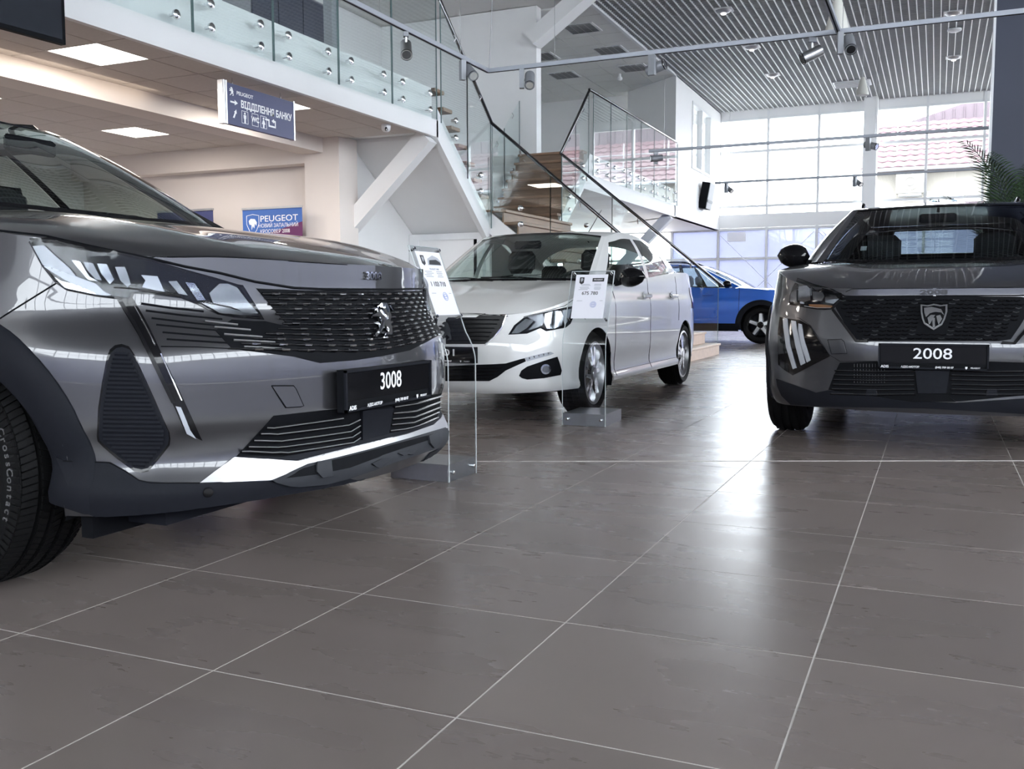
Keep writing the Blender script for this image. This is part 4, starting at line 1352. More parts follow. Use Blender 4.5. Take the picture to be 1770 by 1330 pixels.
for q in ([(636, 803), (655, 794), (672, 793), (655, 802), (648, 807)], [(681, 785), (700, 779), (716, 777), (706, 785), (690, 789)]):
    a.patch('lip_step', q, M['lip'], .018, .02, step=6)
a.patch('skid_trim', [(345, 836), (403, 791), (460, 795), (512, 799), (560, 788), (620, 772), (700, 752), (745, 736), (764, 718), (768, 727), (776, 744), (765, 741), (704, 759), (640, 777), (577, 793), (528, 804), (500, 817), (466, 831), (380, 835)], M['satin'], .010, .02, step=8)
a.patch('skid_shelf', [(404, 790), (440, 789), (487, 791), (560, 777), (621, 761), (670, 750), (720, 735), (751, 727), (758, 708), (764, 716), (756, 733), (700, 750), (620, 770), (560, 785), (512, 797), (460, 793)], M['black_soft'], .006, .01, step=8)
# lower grille
lg = a.patch('lower_grille', [(408, 790), (466, 727), (473, 719), (593, 706), (680, 694), (763, 680), (760, 708), (751, 728), (670, 750), (621, 761), (560, 777), (487, 791)], M['black_matte'], .002, .01, step=9)
def z5(*p): return [(380+x/4.317, 620+y/4.317) for x, y in p]
for q in (z5((335, 505), (385, 508), (600, 478), (820, 448), (900, 436)), z5((290, 550), (410, 557), (680, 525), (940, 490), (1025, 447)), z5((240, 605), (440, 610), (700, 577), (955, 540), (1025, 495)), z5((200, 655), (470, 660), (720, 627), (965, 590), (1025, 545)), z5((150, 690), (490, 710), (730, 675), (975, 635), (1025, 595)),
          z5((1285, 352), (1450, 327), (1635, 276)), z5((1275, 400), (1440, 388), (1625, 320)), z5((1265, 445), (1430, 435), (1620, 365)), z5((1260, 492), (1420, 478), (1610, 405)), z5((1250, 541), (1410, 523), (1605, 447))):
    a.line('grille_bar', q, .0042, M['black_bar'], .010, lg, n=6)
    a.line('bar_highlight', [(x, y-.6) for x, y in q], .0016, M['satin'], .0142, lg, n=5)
a.patch('radar_cover', z5((1045, 385), (1275, 358), (1240, 567), (1045, 612)), M['black_soft'], .012, .02, step=9)
a.patch('tow_cover', z5((388, 207), (545, 207), (560, 225), (618, 352), (600, 357), (492, 363)), PG, .0035, .006, step=6)
a.line('tow_cover_gap', z5((386, 203), (548, 203), (568, 230), (624, 354), (600, 361), (489, 367)), .0016, M['black_matte'], .001, closed=True)
# vent insert with ribs
V = [(201, 603), (212, 601), (224, 605), (233, 618), (262, 682), (290.5, 746), (292, 756), (290.5, 767), (274, 788), (256, 809.5), (245, 812), (232.6, 809.5), (206, 790), (182, 769.5), (173, 760), (171.6, 752), (173.7, 706), (180, 664), (188, 622), (193, 610)]
Vo = [(x+(x-226)*.055+(-1), y+(y-707)*.055) for x, y in V]
vp, vp2 = a.patch('vent_surround', Vo, M['black_gloss'], .0015, .01, mirror=True, step=8)
vp, vp2 = a.patch('side_vent', V, M['black_soft'], .004, .01, mirror=True, step=8)
def span(poly, y):
    xs = []
    for (xa, ya), (xb, yb) in zip(poly, poly[1:]+poly[:1]):
        if (ya > y) != (yb > y): xs.append(xa+(xb-xa)*(y-ya)/(yb-ya))
    return min(xs), max(xs)
y = 612.
while y < 804:
    x0, x1 = span(V, y)
    x0 += 7; x1 -= 7 if y < 745 else 9
    if x1-x0 > 8: a.line('vent_rib', [(x0, y), ((x0+x1)/2, y+.6), (x1, y+1.2)], .0062, M['black_soft'], .004, vp, mirror=vp2, n=6, step=20)
    y += 7.35
# daylight claw
cl, cl2 = a.patch('light_claw', [(203, 519), (229, 514), (246, 544), (264, 580), (293, 640), (321, 700), (349, 761), (321, 748), (298, 698), (239, 580), (218, 545)], M['black_gloss'], .006, .012, mirror=True, step=7)
a.patch('light_guide', [(206, 523), (213, 522), (236, 562), (262, 610), (303, 696), (296, 697), (240, 581), (222, 550)], M['black_bar'], .0085, .004, cl, mirror=cl2, step=6)
a.patch('light_guide', [(303, 702), (312, 704), (328, 742), (338, 757), (322, 748)], M['white_lens'], .009, .004, cl, mirror=cl2, step=5)
for x0, y0, x1, y1 in ((233, 530, 268, 598), (278, 612, 313, 692)):
    a.line('guide_edge', [(x0, y0), (x1, y1)], .0018, M['chrome'], .008, cl, mirror=cl2)
# headlight
hl, hl2 = a.patch('headlight', [(52, 412), (88, 412), (124, 419), (190, 433), (259, 448), (320, 466), (371, 480), (411, 492), (419, 493), (438, 523), (456, 553), (440, 552), (404, 549), (376, 544), (342, 527), (313, 516), (262, 509), (232, 508), (226, 520), (215, 519), (165, 513), (116, 503), (97, 490), (75, 462), (60, 435)], M['black_gloss'], .003, .012, mirror=True, step=7)
def z2(*p): return [(40+x/6.808, 390+y/6.808) for x, y in p]
def z3(*p): return [(240+x/6.3214, 430+y/6.3214) for x, y in p]
for poly, mt in ((z2((110, 250), (270, 240), (420, 380), (560, 500), (640, 600), (420, 540), (250, 470)), 'grey_lens'),
                 (z2((250, 480), (340, 490), (600, 590), (870, 690), (960, 780), (1050, 825), (950, 835), (780, 780), (520, 650), (340, 540)), 'white_lens'),
                 (z2((390, 610), (470, 660), (640, 700), (840, 790), (900, 830), (700, 790), (510, 740)), 'lamp_chrome'),
                 (z2((590, 410), (690, 430), (740, 520), (800, 610), (900, 660), (780, 645), (660, 500)), 'lamp_chrome'),
                 (z2((725, 430), (835, 450), (890, 560), (935, 650), (870, 640), (780, 540)), 'grey_lens'),
                 (z2((880, 450), (995, 460), (1040, 560), (1080, 640), (1030, 695), (930, 570)), 'lamp_chrome'),
                 (z2((1090, 490), (1200, 490), (1240, 590), (1270, 690), (1235, 730), (1150, 650)), 'grey_lens'),
                 (z2((1390, 585), (1580, 600), (1620, 690), (1660, 785), (1530, 760), (1400, 730), (1440, 650)), 'white_lens'),
                 (z3((320, 360), (410, 355), (470, 440), (530, 515), (430, 495)), 'grey_lens'),
                 (z3((500, 370), (600, 380), (660, 470), (720, 565), (630, 570)), 'lamp_chrome'),
                 (z3((760, 490), (870, 385), (960, 385), (1055, 425), (1180, 590), (1290, 720), (1180, 735), (1000, 640), (900, 620), (800, 600)), 'grey_lens'),
                 (z3((660, 590), (900, 640), (1120, 700), (1310, 745), (1100, 745), (870, 712), (800, 670)), 'grey_lens')):
    a.patch('reflector', poly, M[mt], .009, .006, hl, mirror=hl2, step=5)
for q in (z2((1080, 730), (1250, 740), (1500, 770), (1760, 805)), z3((0, 460), (200, 480), (470, 525)), z2((100, 200), (250, 480), (400, 670), (520, 755), (850, 822), (1070, 850))):
    a.line('lamp_trim', q, .0022, M['lamp_chrome'], .009, hl, mirror=hl2)
a.patch('lamp_lens', [(56, 416), (88, 416), (124, 423), (190, 437), (259, 452), (320, 469), (371, 483), (409, 494), (416, 496), (434, 524), (451, 550), (438, 549), (404, 546), (378, 541), (344, 524), (313, 513), (262, 506), (228, 506), (222, 516), (165, 510), (118, 500), (100, 488), (79, 460), (64, 435)], G['lens'], .016, .008, hl, mirror=hl2, step=7)
# seams: bonnet gap, bumper to wing, bumper crease
a.line('bonnet_gap', [(0, 399), (77, 407.5), (150, 424), (258, 446.5), (320, 461), (380, 472), (440, 487), (509, 498), (560, 500), (614, 500.5), (680, 500.5), (732, 499)], .0040, M['black_matte'], -.0005, step=10)
a.line('bonnet_gap', [(258, 445), (300, 444), (373, 443.5), (440, 447), (520, 453), (600, 458)], .0016, M['black_matte'], -.0002, step=10)
a.line('bumper_gap', [(97, 490), (60, 513), (20, 538), (0, 551)], .0022, M['black_matte'], 0, mirror=True, step=8)
a.line('bumper_gap', [(278, 599), (340, 600), (401, 603)], .0016, M['black_matte'], 0, mirror=True)
a.line('cladding_gap', [(110, 797), (190, 800), (215, 814), (240, 831), (262, 836), (345, 836)], .002, M['black_matte'], .003, mirror=True)
# radiator grille
gb = a.patch('radiator_grille', [(443, 499), (520, 502), (614, 503), (690, 503.5), (733, 503), (733.5, 514), (741, 540), (753, 559), (763, 577), (740, 590), (708, 606), (660, 616), (614, 623), (553, 628), (509, 617), (455, 610), (401, 603), (372, 572), (400, 553), (440, 556), (458, 556), (500, 566)], M['black_matte'], .002, .012, step=9)
def yt(x): return 508.5-(x-590)**2*.00002
def yb_(x): return 606.5-max(0, x-600)**2*.00115-max(0, 560-x)*.02
rows = 12
for r in range(rows):
    f = r/(rows-1)
    xl = 452+45*min(1, f*1.45) if r < 7 else 500-(r-6)*21
    xr = 729+28*f
    Q = []; X = xl
    while X <= xr:
        l, nn = a.hit(X, yt(X)*(1-f)+yb_(X)*f); Q.append((l, nn)); X += 5
    cum = [0]
    for p, q in zip(Q[:-1], Q[1:]): cum.append(cum[-1]+(q[0]-p[0]).length)
    tot = cum[-1]
    def pos(sv):
        k = min(len(cum)-2, max(0, next((i for i in range(len(cum)-1) if cum[i+1] >= sv), len(cum)-2)))
        t = (sv-cum[k])/max(1e-6, cum[k+1]-cum[k])
        return Q[k][0].lerp(Q[k+1][0], t)+Q[k][1]*.004
    obj('grille_row', MB().tube([pos(sv) for sv in np.linspace(0, tot, 22)], .0022, 5), M['black_bar'], gb, smooth=True)
    sp = .082; sv = (r % 2)*sp/2
    while sv < tot-.01:
        e = min(tot, sv+sp*.62)
        w = MB()
        pts = [pos(sv), pos((sv+e)/2), pos(e)]
        w.tube(pts, [.0036, .0052, .0058], 6)
        wo = obj('grille_bar', w, M['black_bar'], gb, smooth=True)
        cp = MB().tube([pos(sv+(e-sv)*.52)+Vector(a.f)*.0042, pos(e)+Vector(a.f)*.0050], .0030, 5)
        obj('bar_tip', cp, M['chrome'], wo)
        sv += sp
    # wing grooves that fade into the paint
for k, (x0, y0, x1, y1) in enumerate(((244, 525, 352, 538.5), (252, 537, 384, 552), (262, 550, 410, 566), (270, 561.5, 432, 575), (281, 574.5, 452, 587), (288, 586.5, 474, 596), (300, 598, 495, 607))):
    if k < 6: a.line('wing_groove', [(x0, y0), ((x0+x1)/2, (y0+y1)/2+1), (x1, y1)], .0034, M['black_matte'], -.001, gb, step=12)
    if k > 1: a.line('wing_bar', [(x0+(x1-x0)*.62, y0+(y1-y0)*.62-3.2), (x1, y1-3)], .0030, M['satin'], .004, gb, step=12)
# lion on the grille, model numerals on the bonnet lip
z8 = lambda p: (600+p[0]/9.5, 500+p[1]/9.5)
lo = a.patch('lion_emblem', [z8(p) for p in LION], M['chrome'], .022, .016, step=3.5)
a.patch('lion_tail', [z8(p) for p in TAIL], M['chrome'], .022, .012, lo, step=2.5)
for q in ([(505, 300), (540, 420), (590, 520)], [(440, 370), (520, 470), (600, 560)], [(520, 580), (470, 700), (430, 760)]):
    a.line('lion_ridge', [z8(p) for p in q], .0035, M['chrome'], .023, lo, step=4)
l0, n0 = a.hit(643, 478)
text('bonnet_numerals', '3008', .034, M['chrome'], l0+n0*.002, a.l, Vector((0, 0, 1))-n0*n0.z, a.root, .006, .02, sx=1.35)
# parking sensors, plate
for p in ((359, 851),):
    l, n = a.hit(*p)
    t_ = n.cross(Vector((0, 0, 1))).normalized()
    for sgn in (0, 1):
        P = MB().tube([l+n*.002, l+n*.007, l+n*.008], [.014, .013, .009], 14)
        if sgn: P.v = [a.mirror_pt(v) for v in P.v]; P.f = [f[::-1] for f in P.f]
        obj('parking_sensor', P, M['black_gloss'], a.root, smooth=True, sharp=.5)
a.plate((.022, -.053, .524), .507, .122, '3008', sx=.88)
# roof rails
for sg in (1, -1):
    P = [(-2.12, .545, 1.50), (-2.2, .55, 1.555), (-2.4, .56, 1.585), (-3.0, .56, 1.58), (-3.4, .545, 1.545), (-3.5, .54, 1.47)]
    obj('roof_rail', MB().tube([tuple(q) for q in a.w(np.array([(x, sg*y, z) for x, y, z in P]))], [.022, .026, .022, .022, .026, .022], 8), M['black_gloss'], a.root, smooth=True)
# air deflector ahead of the wheel
obj('air_deflector', MB().box((-2.02, 1.78, .17), (-1.98, 2.05, .27)), M['black_matte'], a.root)
ud = MB().box((-2.3, 1.9, .19), (-1.85, 3.3, .24)); obj('undertray', ud, M['black_soft'], a.root)

# ================================================================= grey crossover facing the camera on the right
B_PLAN = [(0, 0), (-.012, .2), (-.045, .4), (-.10, .55), (-.18, .68), (-.29, .78), (-.44, .85), (-.62, .88), (-.82, .89), (-1.2, .89), (-1.8, .89), (-2.4, .89), (-3.0, .885), (-3.4, .87), (-3.75, .82), (-4.0, .7), (-4.1, .45), (-4.14, 0)]
def cfgB(paint, **kw):
    d = dict(plan=B_PLAN,
    zt=[.835, .835, .836, .842, .862, .895, .93, .95, .962, .985, 1.0, 1.03, 1.06, 1.08, 1.09, 1.07, 1.05, 1.05],
    zb=[.215, .215, .215, .215, .21, .205, .21, .23, .24, .24, .24, .24, .24, .24, .26, .28, .3, .3],
    wF=[1, 1, 1, 1, 1, .9, .6, .25, 0, 0, 0, 0, 0, 0, 0, 0, 0, 0], wR=[0]*13+[.2, .7, 1, 1, 1],
    pF=[(.2, .035), (.23, .015), (.28, .0), (.34, .0), (.45, .0), (.5, -.008), (.56, -.006), (.62, .008), (.7, .028), (.79, .05), (.84, .052), (.95, .06)],
    pS=[(.2, .05), (.28, .012), (.36, 0), (.5, -.004), (.62, -.006), (.75, .003), (.85, .022), (.95, .04), (1.1, .07)],
    pR=[(.2, .06), (.3, .0), (.5, -.01), (.7, 0), (.9, .03), (1.1, .08)],
    paint=paint, split=[7.3, 9.0, 10.6, 12.0, 13.3], axle=(-.82, -3.35), wz=.34, archR=.352,
    hood=dict(cowl=(-1.03, -1.24), edge_u=4.55, zs=[(0, .840), (.1, .875), (.35, .945), (.7, .99), (1, 1.012)], zc=[(0, .835), (.08, .862), (.3, .915), (.6, .965), (1, .998)], p=16, dome=(.60, .12, .014)),
    gh=dict(front=[((-1.05, 0, .995), (-1.92, 0, 1.405)), ((-1.09, .35, 1.002), (-1.94, .3, 1.402)), ((-1.22, .69, 1.018), (-2.0, .535, 1.398))],
            side=[((-1.22, .69, 1.018), (-2.0, .535, 1.398)), ((-1.5, .80, 1.0), (-2.08, .545, 1.41)), ((-2.2, .82, 1.02), (-2.35, .558, 1.43)), ((-2.8, .82, 1.06), (-2.85, .557, 1.425)), ((-3.3, .80, 1.09), (-3.25, .54, 1.405)), ((-3.7, .72, 1.10), (-3.5, .52, 1.38))],
            rear=[((-3.7, .72, 1.1), (-3.5, .52, 1.38)), ((-3.85, .4, 1.1), (-3.58, .3, 1.385)), ((-3.88, 0, 1.1), (-3.6, 0, 1.39))],
            roof=[(0, 1.405), (.3, 1.47), (.55, 1.482), (.85, 1.44), (1, 1.39)], bulge=.03, pillar_f=.13,
            win=[(.45, 1.9, .90, .94, 'front_window'), (2.05, 3.2, .94, .92, 'rear_door_window'), (3.4, 4.3, .9, .8, 'quarter_window')],
            pmats=[None, M['black_gloss'], M['black_gloss'], None], fmat=paint),
    R=.335, W=.215, rim=.222, yo=.875)
    d['gh'].update(kw.pop('gh', {}))
    d.update(kw)
    return d
CB = cfgB(M['paint_grey2'], gh=dict(wmat=G['dark'], smat=G['privacy'], rmat=G['wind'], rw=(.95,), rt=(.2, .84)))
b = Car('crossover', 'grey crossover facing the camera on the right with shield badge and plate 2008', (-.01, 5.10), (0, -1), CB)
b.body()
b.finish_skin()
b.wheels(dict(n=5, pair=(-.16, .16), w=(.030, .022), rim=M['black_gloss'], spoke=M['alu']))
b.interior(xs=(-1.95, -2.8), yw=.36, zs=.36)
b.arch_trim(.345, .42, M['black_soft'], zmin=.21)
b.door_mirror(-1.42, .785, 1.06, M['black_gloss'], (.15, .21, .18))
PB = M['paint_grey2']
def y5(*p): return [(1310+x/2.9565, 330+y/2.9565) for x, y in p]
def mx_(P): return [(3226-x, y) for x, y in P]
def both(name, poly, mat, off, th, parent=None, **kw): return b.patch(name, poly, mat, off, th, parent, mirror=True, **kw)
cl, cl2 = both('lower_cladding', [(1343, 655), (1352, 658), (1411, 679), (1432, 675), (1470, 680), (1567, 694), (1613, 695), (1613, 706), (1547, 704.5), (1415, 702), (1368, 699), (1352, 684), (1345, 668)], M['black_soft'], .006, .014, step=9)
lg = b.patch('lower_grille', [(1432, 674), (1441, 650), (1452, 627), (1518, 625), (1613, 625), (1708, 625), (1774, 627), (1785, 650), (1794, 674), (1770, 684), (1660, 694), (1567, 694), (1460, 680)], M['black_matte'], .002, .012, step=10)
for k, yy in enumerate((642, 650, 658, 666, 674, 682)):
    for (x0, x1) in ((1444-k*1.5, 1582), (1643, 1782+k*1.5)):
        b.line('grille_bar', [(x0, yy-1), ((x0+x1)/2, yy+.8), (x1, yy)], .0042, M['black_bar'], .008, lg, step=24)
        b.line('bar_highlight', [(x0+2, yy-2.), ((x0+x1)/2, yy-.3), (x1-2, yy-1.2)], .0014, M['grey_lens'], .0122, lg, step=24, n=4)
for k in range(11):
    for q in range(4): b.line('cooler_fin', [(1477+k*5.2, 629+q*9), (1477+k*5.2, 635+q*9)], .0022, M['grey_lens'], .0035, lg, n=4)
b.patch('radar_cover', [(1582, 640), (1641.5, 640), (1635, 680), (1587, 680)], M['black_soft'], .014, .02)
b.patch('radar_base', [(1587, 681), (1635, 681), (1652, 694), (1572, 694)], M['black_matte'], .010, .016)
for x in (1507, 1714): b.patch('lip_bracket', [(x-8, 673), (x+8, 673), (x+10, 684), (x-10, 684)], M['black_soft'], .012, .016)
gp = [(1440, 517), (1462, 513.5), (1479, 513), (1540, 512.5), (1613, 512)]
gl = [(1613, 590), (1540, 590), (1499, 590), (1479, 587), (1462, 562), (1446, 535)]
full = gp+[(3226-x, y) for x, y in gp[-2::-1]]+[(3226-x, y) for x, y in gl[::-1]][:-1]+gl
rg = b.patch('radiator_grille', full, M['black_matte'], .003, .014, step=10)
# staggered slanted grille bars
cnt_ = 0
for r in range(11):
    y = 518+r*6.7
    f = max(0, (y-535)/55.)
    xa = 1449+f*40 if y > 530 else 1446
    n = 0; X = xa+6+(r % 2)*6.5
    while X < 3226-xa-16:
        if abs(X+6-1613) > 26 or y < 526 or y > 572:
            yy = y+2.2*math.sin((X-1613)/150.*PI)*.3+abs(X-1613)*.012
            b.line('grille_bar', [(X, yy), (X+5.5, yy+1.5), (X+11, yy+.2)], .0034, M['black_bar'] if (n+r) % 5 else M['grey_lens'], .008, rg, step=30, n=4)
            cnt_ += 1
        X += 13; n += 1
both('grille_edge', y5((380, 612), (392, 606), (510, 765), (560, 762), (565, 775), (500, 775)), M['black_gloss'], .010, .012, rg)
sh = y5((832, 586), (866, 590), (900, 583), (935, 590), (967, 586), (967, 622), (955, 662), (940, 690), (897, 716), (850, 685), (840, 660), (833, 622))
sb = b.patch('shield_emblem', sh, M['chrome'], .020, .018, step=4)
b.patch('shield_field', [(x+(1613.2-x)*.14, y+(547-y)*.14) for x, y in sh], M['black_gloss'], .021, .002, sb, step=4)
for q in (y5((850, 605), (890, 600), (935, 612), (950, 640), (935, 628), (905, 625), (880, 632), (860, 650), (852, 630)), y5((868, 655), (885, 640), (905, 640), (898, 655), (885, 680), (876, 690)), y5((910, 645), (930, 640), (940, 660), (922, 690), (915, 670)), y5((893, 655), (903, 655), (903, 700), (895, 704))):
    b.patch('lion_head', q, M['chrome'], .024, .003, sb, step=3)
hl, hl2 = both('headlight', [(1379, 482), (1405, 493), (1430, 500), (1455, 507), (1457, 517), (1440, 535), (1425, 536), (1410, 535), (1385, 531), (1365, 527), (1366, 512), (1371, 497)], M['black_gloss'], .004, .012, step=6)
for poly, mt in ((y5((215, 490), (255, 485), (272, 500), (275, 560), (240, 572), (212, 560)), 'lamp_chrome'), (y5((283, 515), (335, 520), (345, 540), (330, 565), (290, 562)), 'grey_lens'), (y5((348, 525), (400, 535), (418, 555), (390, 580), (350, 572)), 'lamp_chrome'), (y5((175, 520), (205, 505), (205, 570), (172, 570)), 'grey_lens'), (y5((222, 568), (240, 570), (240, 580), (222, 578)), 'white_lens')):
    b.patch('reflector', poly, M[mt], .010, .006, hl, mirror=hl2, step=5)
b.patch('indicator', y5((265, 582), (335, 584), (385, 590), (375, 602), (330, 600), (270, 596)), M['amber'], .010, .005, hl, mirror=hl2, step=5)
b.line('lamp_trim', y5((245, 592), (310, 602), (380, 602)), .002, M['chrome'], .012, hl, mirror=hl2)
b.patch('lamp_lens', [(1380, 485), (1405, 496), (1430, 503), (1453, 509), (1455, 517), (1439, 532), (1410, 532), (1385, 528), (1368, 525), (1369, 512)], G['lens'], .016, .008, hl, mirror=hl2, step=7)
fg, fg2 = both('claw_housing', [(1349, 548), (1362, 551), (1383, 554), (1399.6, 563), (1417, 590), (1435, 616), (1400, 634), (1371, 649), (1357, 640), (1346.5, 631), (1345.5, 600), (1346, 570)], M['black_gloss'], .005, .014, step=7)
for q in (y5((136, 655), (156, 655), (160, 700), (170, 790), (202, 905), (186, 912), (152, 800), (138, 700)), y5((178, 665), (198, 668), (205, 710), (218, 760), (247, 880), (226, 892), (198, 790), (182, 705)), y5((214, 680), (228, 684), (240, 760), (273, 866), (256, 876), (228, 790), (213, 715))):
    b.patch('light_guide', q, M['white_lens'], .011, .008, fg, mirror=fg2, step=6)
both('tow_cover', y5((360, 765), (425, 762), (437, 772), (452, 828), (380, 830)), PB, .004, .006)
b.line('tow_cover_gap', y5((357, 762), (428, 759), (440, 770), (456, 832), (376, 834)), .0016, M['black_matte'], .001, closed=True, mirror=True)
b.line('bonnet_gap', [(1366, 511), (1371, 497), (1379, 481.5), (1405, 491.5), (1440, 501), (1460, 512), (1479, 512.5), (1540, 512), (1613, 511.5)], .0035, M['black_matte'], 0, mirror=True)
b.line('bonnet_gap', [(1462, 505), (1472, 500), (1540, 499), (1613, 499)], .0018, M['black_matte'], 0, mirror=True)
b.line('bumper_gap', y5((150, 640), (210, 650), (270, 690), (365, 838), (420, 872), (610, 872)), .0015, M['black_matte'], 0, mirror=True)
l0, n0 = b.hit(1614, 505.5)
text('bonnet_numerals', '2008', .030, M['black_print'], l0+n0*.002, b.l, Vector((0, 0, 1))-n0*n0.z, b.root, .004, .03, sx=2.1)
b.plate((.03, .0, .501), .494, .124, '2008', sx=1.2)
for sg in (1, -1):
    P = [(-2.35, .50, 1.44), (-2.45, .505, 1.475), (-3.0, .505, 1.47), (-3.3, .49, 1.44)]
    obj('roof_rail', MB().tube([tuple(q) for q in b.w(np.array([(x, sg*y, z) for x, y, z in P]))], .012, 8), M['black_gloss'], b.root, smooth=True)
obj('roof_antenna', MB().tube([tuple(q) for q in b.w(np.array([(-3.0, 0, 1.45), (-3.08, 0, 1.55)]))], [.012, .004], 8), M['black_gloss'], b.root, smooth=True)
sk = MB().obox(tuple(b.w(np.array([[-1.33, -.42, 1.10]]))[0]), (b.l, (0, .85, .45), (0, -.45, .85)), (.018, .03, .001)); obj('screen_sticker', sk, M['white_print'], b.root)

# ================================================================= white saloon
S_PLAN = [(0, 0), (-.01, .2), (-.04, .38), (-.09, .53), (-.17, .65), (-.29, .74), (-.45, .79), (-.62, .808), (-.78, .815), (-1.2, .82), (-1.9, .822), (-2.5, .82), (-3.0, .815), (-3.28, .81), (-3.6, .79), (-3.9, .72), (-4.1, .55), (-4.17, .3), (-4.19, 0)]
CS = dict(plan=S_PLAN,
    zt=[.69, .69, .692, .70, .72, .757, .80, .835, .858, .895, .945, .99, 1.02, 1.03, 1.03, 1.0, .98, .97, .97],
    zb=[.19, .19, .19, .195, .20, .205, .205, .205, .205, .21, .21, .21, .21, .22, .24, .26, .27, .28, .28],
    wF=[1, 1, 1, 1, 1, .85, .5, .2, 0, 0, 0, 0, 0, 0, 0, 0, 0, 0, 0], wR=[0]*14+[.3, .8, 1, 1, 1],
    pF=[(.18, .04), (.21, .012), (.25, -.004), (.32, -.008), (.42, -.004), (.5, .004), (.58, .02), (.66, .035), (.75, .05), (.9, .06)],
    pS=[(.19, .03), (.215, -.006), (.25, -.010), (.265, .004), (.30, .010), (.45, .0), (.6, .0), (.74, .0), (.79, .006), (.82, .018), (.92, .030), (1.05, .05)],
    pR=[(.2, .05), (.3, .0), (.5, -.01), (.7, 0), (.9, .03), (1.1, .06)],
    paint=M['paint_white'], split=[5.8, 8.85, 10.25, 12.0, 14.2], axle=(-.76, -3.27), wz=.285, archR=.312,
    hood=dict(cowl=(-.93, -1.10), edge_u=4.4, zs=[(0, .705), (.12, .745), (.4, .82), (.7, .875), (1, .915)], zc=[(0, .69), (.1, .73), (.35, .805), (.7, .875), (1, .925)], p=14, dome=(.58, .14, .015)),
    gh=dict(front=[((-.94, 0, .925), (-1.62, 0, 1.312)), ((-.98, .33, .925), (-1.65, .3, 1.305)), ((-1.10, .66, .92), (-1.74, .54, 1.278))],
            side=[((-1.10, .66, .92), (-1.74, .54, 1.278)), ((-1.25, .76, .895), (-1.80, .56, 1.292)), ((-1.7, .775, .925), (-1.92, .578, 1.315)), ((-2.1, .775, .957), (-2.14, .59, 1.322)), ((-2.65, .765, .995), (-2.60, .60, 1.292)), ((-3.1, .72, 1.03), (-3.02, .605, 1.215)), ((-3.5, .66, 1.045), (-3.42, .605, 1.09))],
            rear=[((-3.5, .66, 1.045), (-3.42, .605, 1.09)), ((-3.55, .5, 1.05), (-3.08, .52, 1.22)), ((-3.6, .3, 1.05), (-2.97, .3, 1.265)), ((-3.62, 0, 1.05), (-2.95, 0, 1.275))],
            roof=[(0, 1.312), (.2, 1.335), (.45, 1.34), (.75, 1.315), (1, 1.275)], bulge=.025, pillar_f=.12,
            win=[(.5, 2.9, .85, .87, 'front_window'), (3.1, 4.5, .87, .50, 'rear_door_window')],
            pmats=[None, None, None], fmat=M['paint_white'], smat=G['wind'], rmat=G['wind']),
    R=.285, W=.20, rim=.212, yo=.805)
c = Car('saloon', 'white saloon with a black door mirror and silver alloy wheels behind the price stands', (-2.92, 5.43), (0, -1), CS)
c.body()
c.finish_skin()
c.wheels(dict(n=5, pair=(-.17, .17), w=(.022, .030), rim=M['satin'], spoke=M['chrome'], spread=1.25))
c.interior(xs=(-1.85, -2.6), yw=.33, zs=.33, k=.92)
c.door_mirror(-1.22, .845, .94, M['black_gloss'], (.13, .20, .16))
def w4(*p): return [(740+x/3.5, 380+y/3.5) for x, y in p]
gr = c.patch('radiator_grille', [(771, 545), (820, 545), (874, 546), (866, 566), (852, 583), (838, 595), (800, 595), (771, 595)], M['black_bar'], .004, .012, mirror=True, step=8)
for k in range(6):
    yy = 553+k*7.2
    c.line('grille_bar', [(772, yy), (820, yy), (864-k*4.6, yy+.5)], .0036, M['black_matte'], .008, gr[0], mirror=gr[1], step=16)
c.line('grille_surround', [(772, 543.5), (820, 543.5), (875, 545), (867, 567), (853, 584.5), (839, 597)], .0042, M['chrome'], .004, mirror=True, step=8)
li = [((x-1)*0+x, y) for x, y in LION]
c.patch('lion_emblem', [(759+(x-340)/325*24, 557+(y-230)/590*33) for x, y in LION], M['chrome'], .020, .014, step=3)
lo_ = c.patch('lower_intake', [(770, 633), (817, 631), (850, 630), (874, 628.6), (900, 621), (907, 619.5), (909, 625), (874, 641), (860, 652), (846, 659), (817, 659), (770, 659)], M['black_matte'], .003, .012, mirror=True, step=8)
for k in range(4):
    c.line('grille_bar', [(772, 637+k*6), (820, 636.5+k*6), (868-k*7, 636+k*6)], .003, M['black_gloss'], .007, lo_[0], mirror=lo_[1], step=16)
dl = c.patch('daylight_strip', [(907, 619), (930, 613), (951, 608.6), (957, 611.4), (951, 614), (911, 625)], M['white_lens'], .006, .01, mirror=True, step=5)
for k in range(5): c.line('led', [(914+k*8, 619.5-k*2), (915.5+k*8, 619-k*2)], .006, M['chrome'], .007, dl[0], mirror=dl[1])
fg = c.patch('fog_bezel', [(897, 650), (901, 641), (911, 634), (940, 624), (963, 617), (967, 628), (970.5, 641), (968.6, 648.6), (940, 654), (911, 656.5), (902, 654)], M['black_matte'], .004, .012, mirror=True, step=6)
circ = [(942.5+8.6*math.cos(q*PI/8), 638.5+8.8*math.sin(q*PI/8)) for q in range(16)]
c.patch('fog_lamp', circ, M['lamp_chrome'], .010, .01, fg[0], mirror=fg[1], step=4)
c.patch('fog_lens', [(942.5+5.5*math.cos(q*PI/8), 638.5+5.8*math.sin(q*PI/8)) for q in range(16)], M['grey_lens'], .013, .003, fg[0], mirror=fg[1], step=4)
hl = c.patch('headlight', [(878.6, 579), (888.6, 563), (905.7, 549), (940, 540), (970, 533), (994, 528.6), (995.7, 536), (985.7, 560), (977, 567), (944, 573), (934, 567.5), (911.4, 577)], M['black_soft'], .003, .012, mirror=True, step=6)
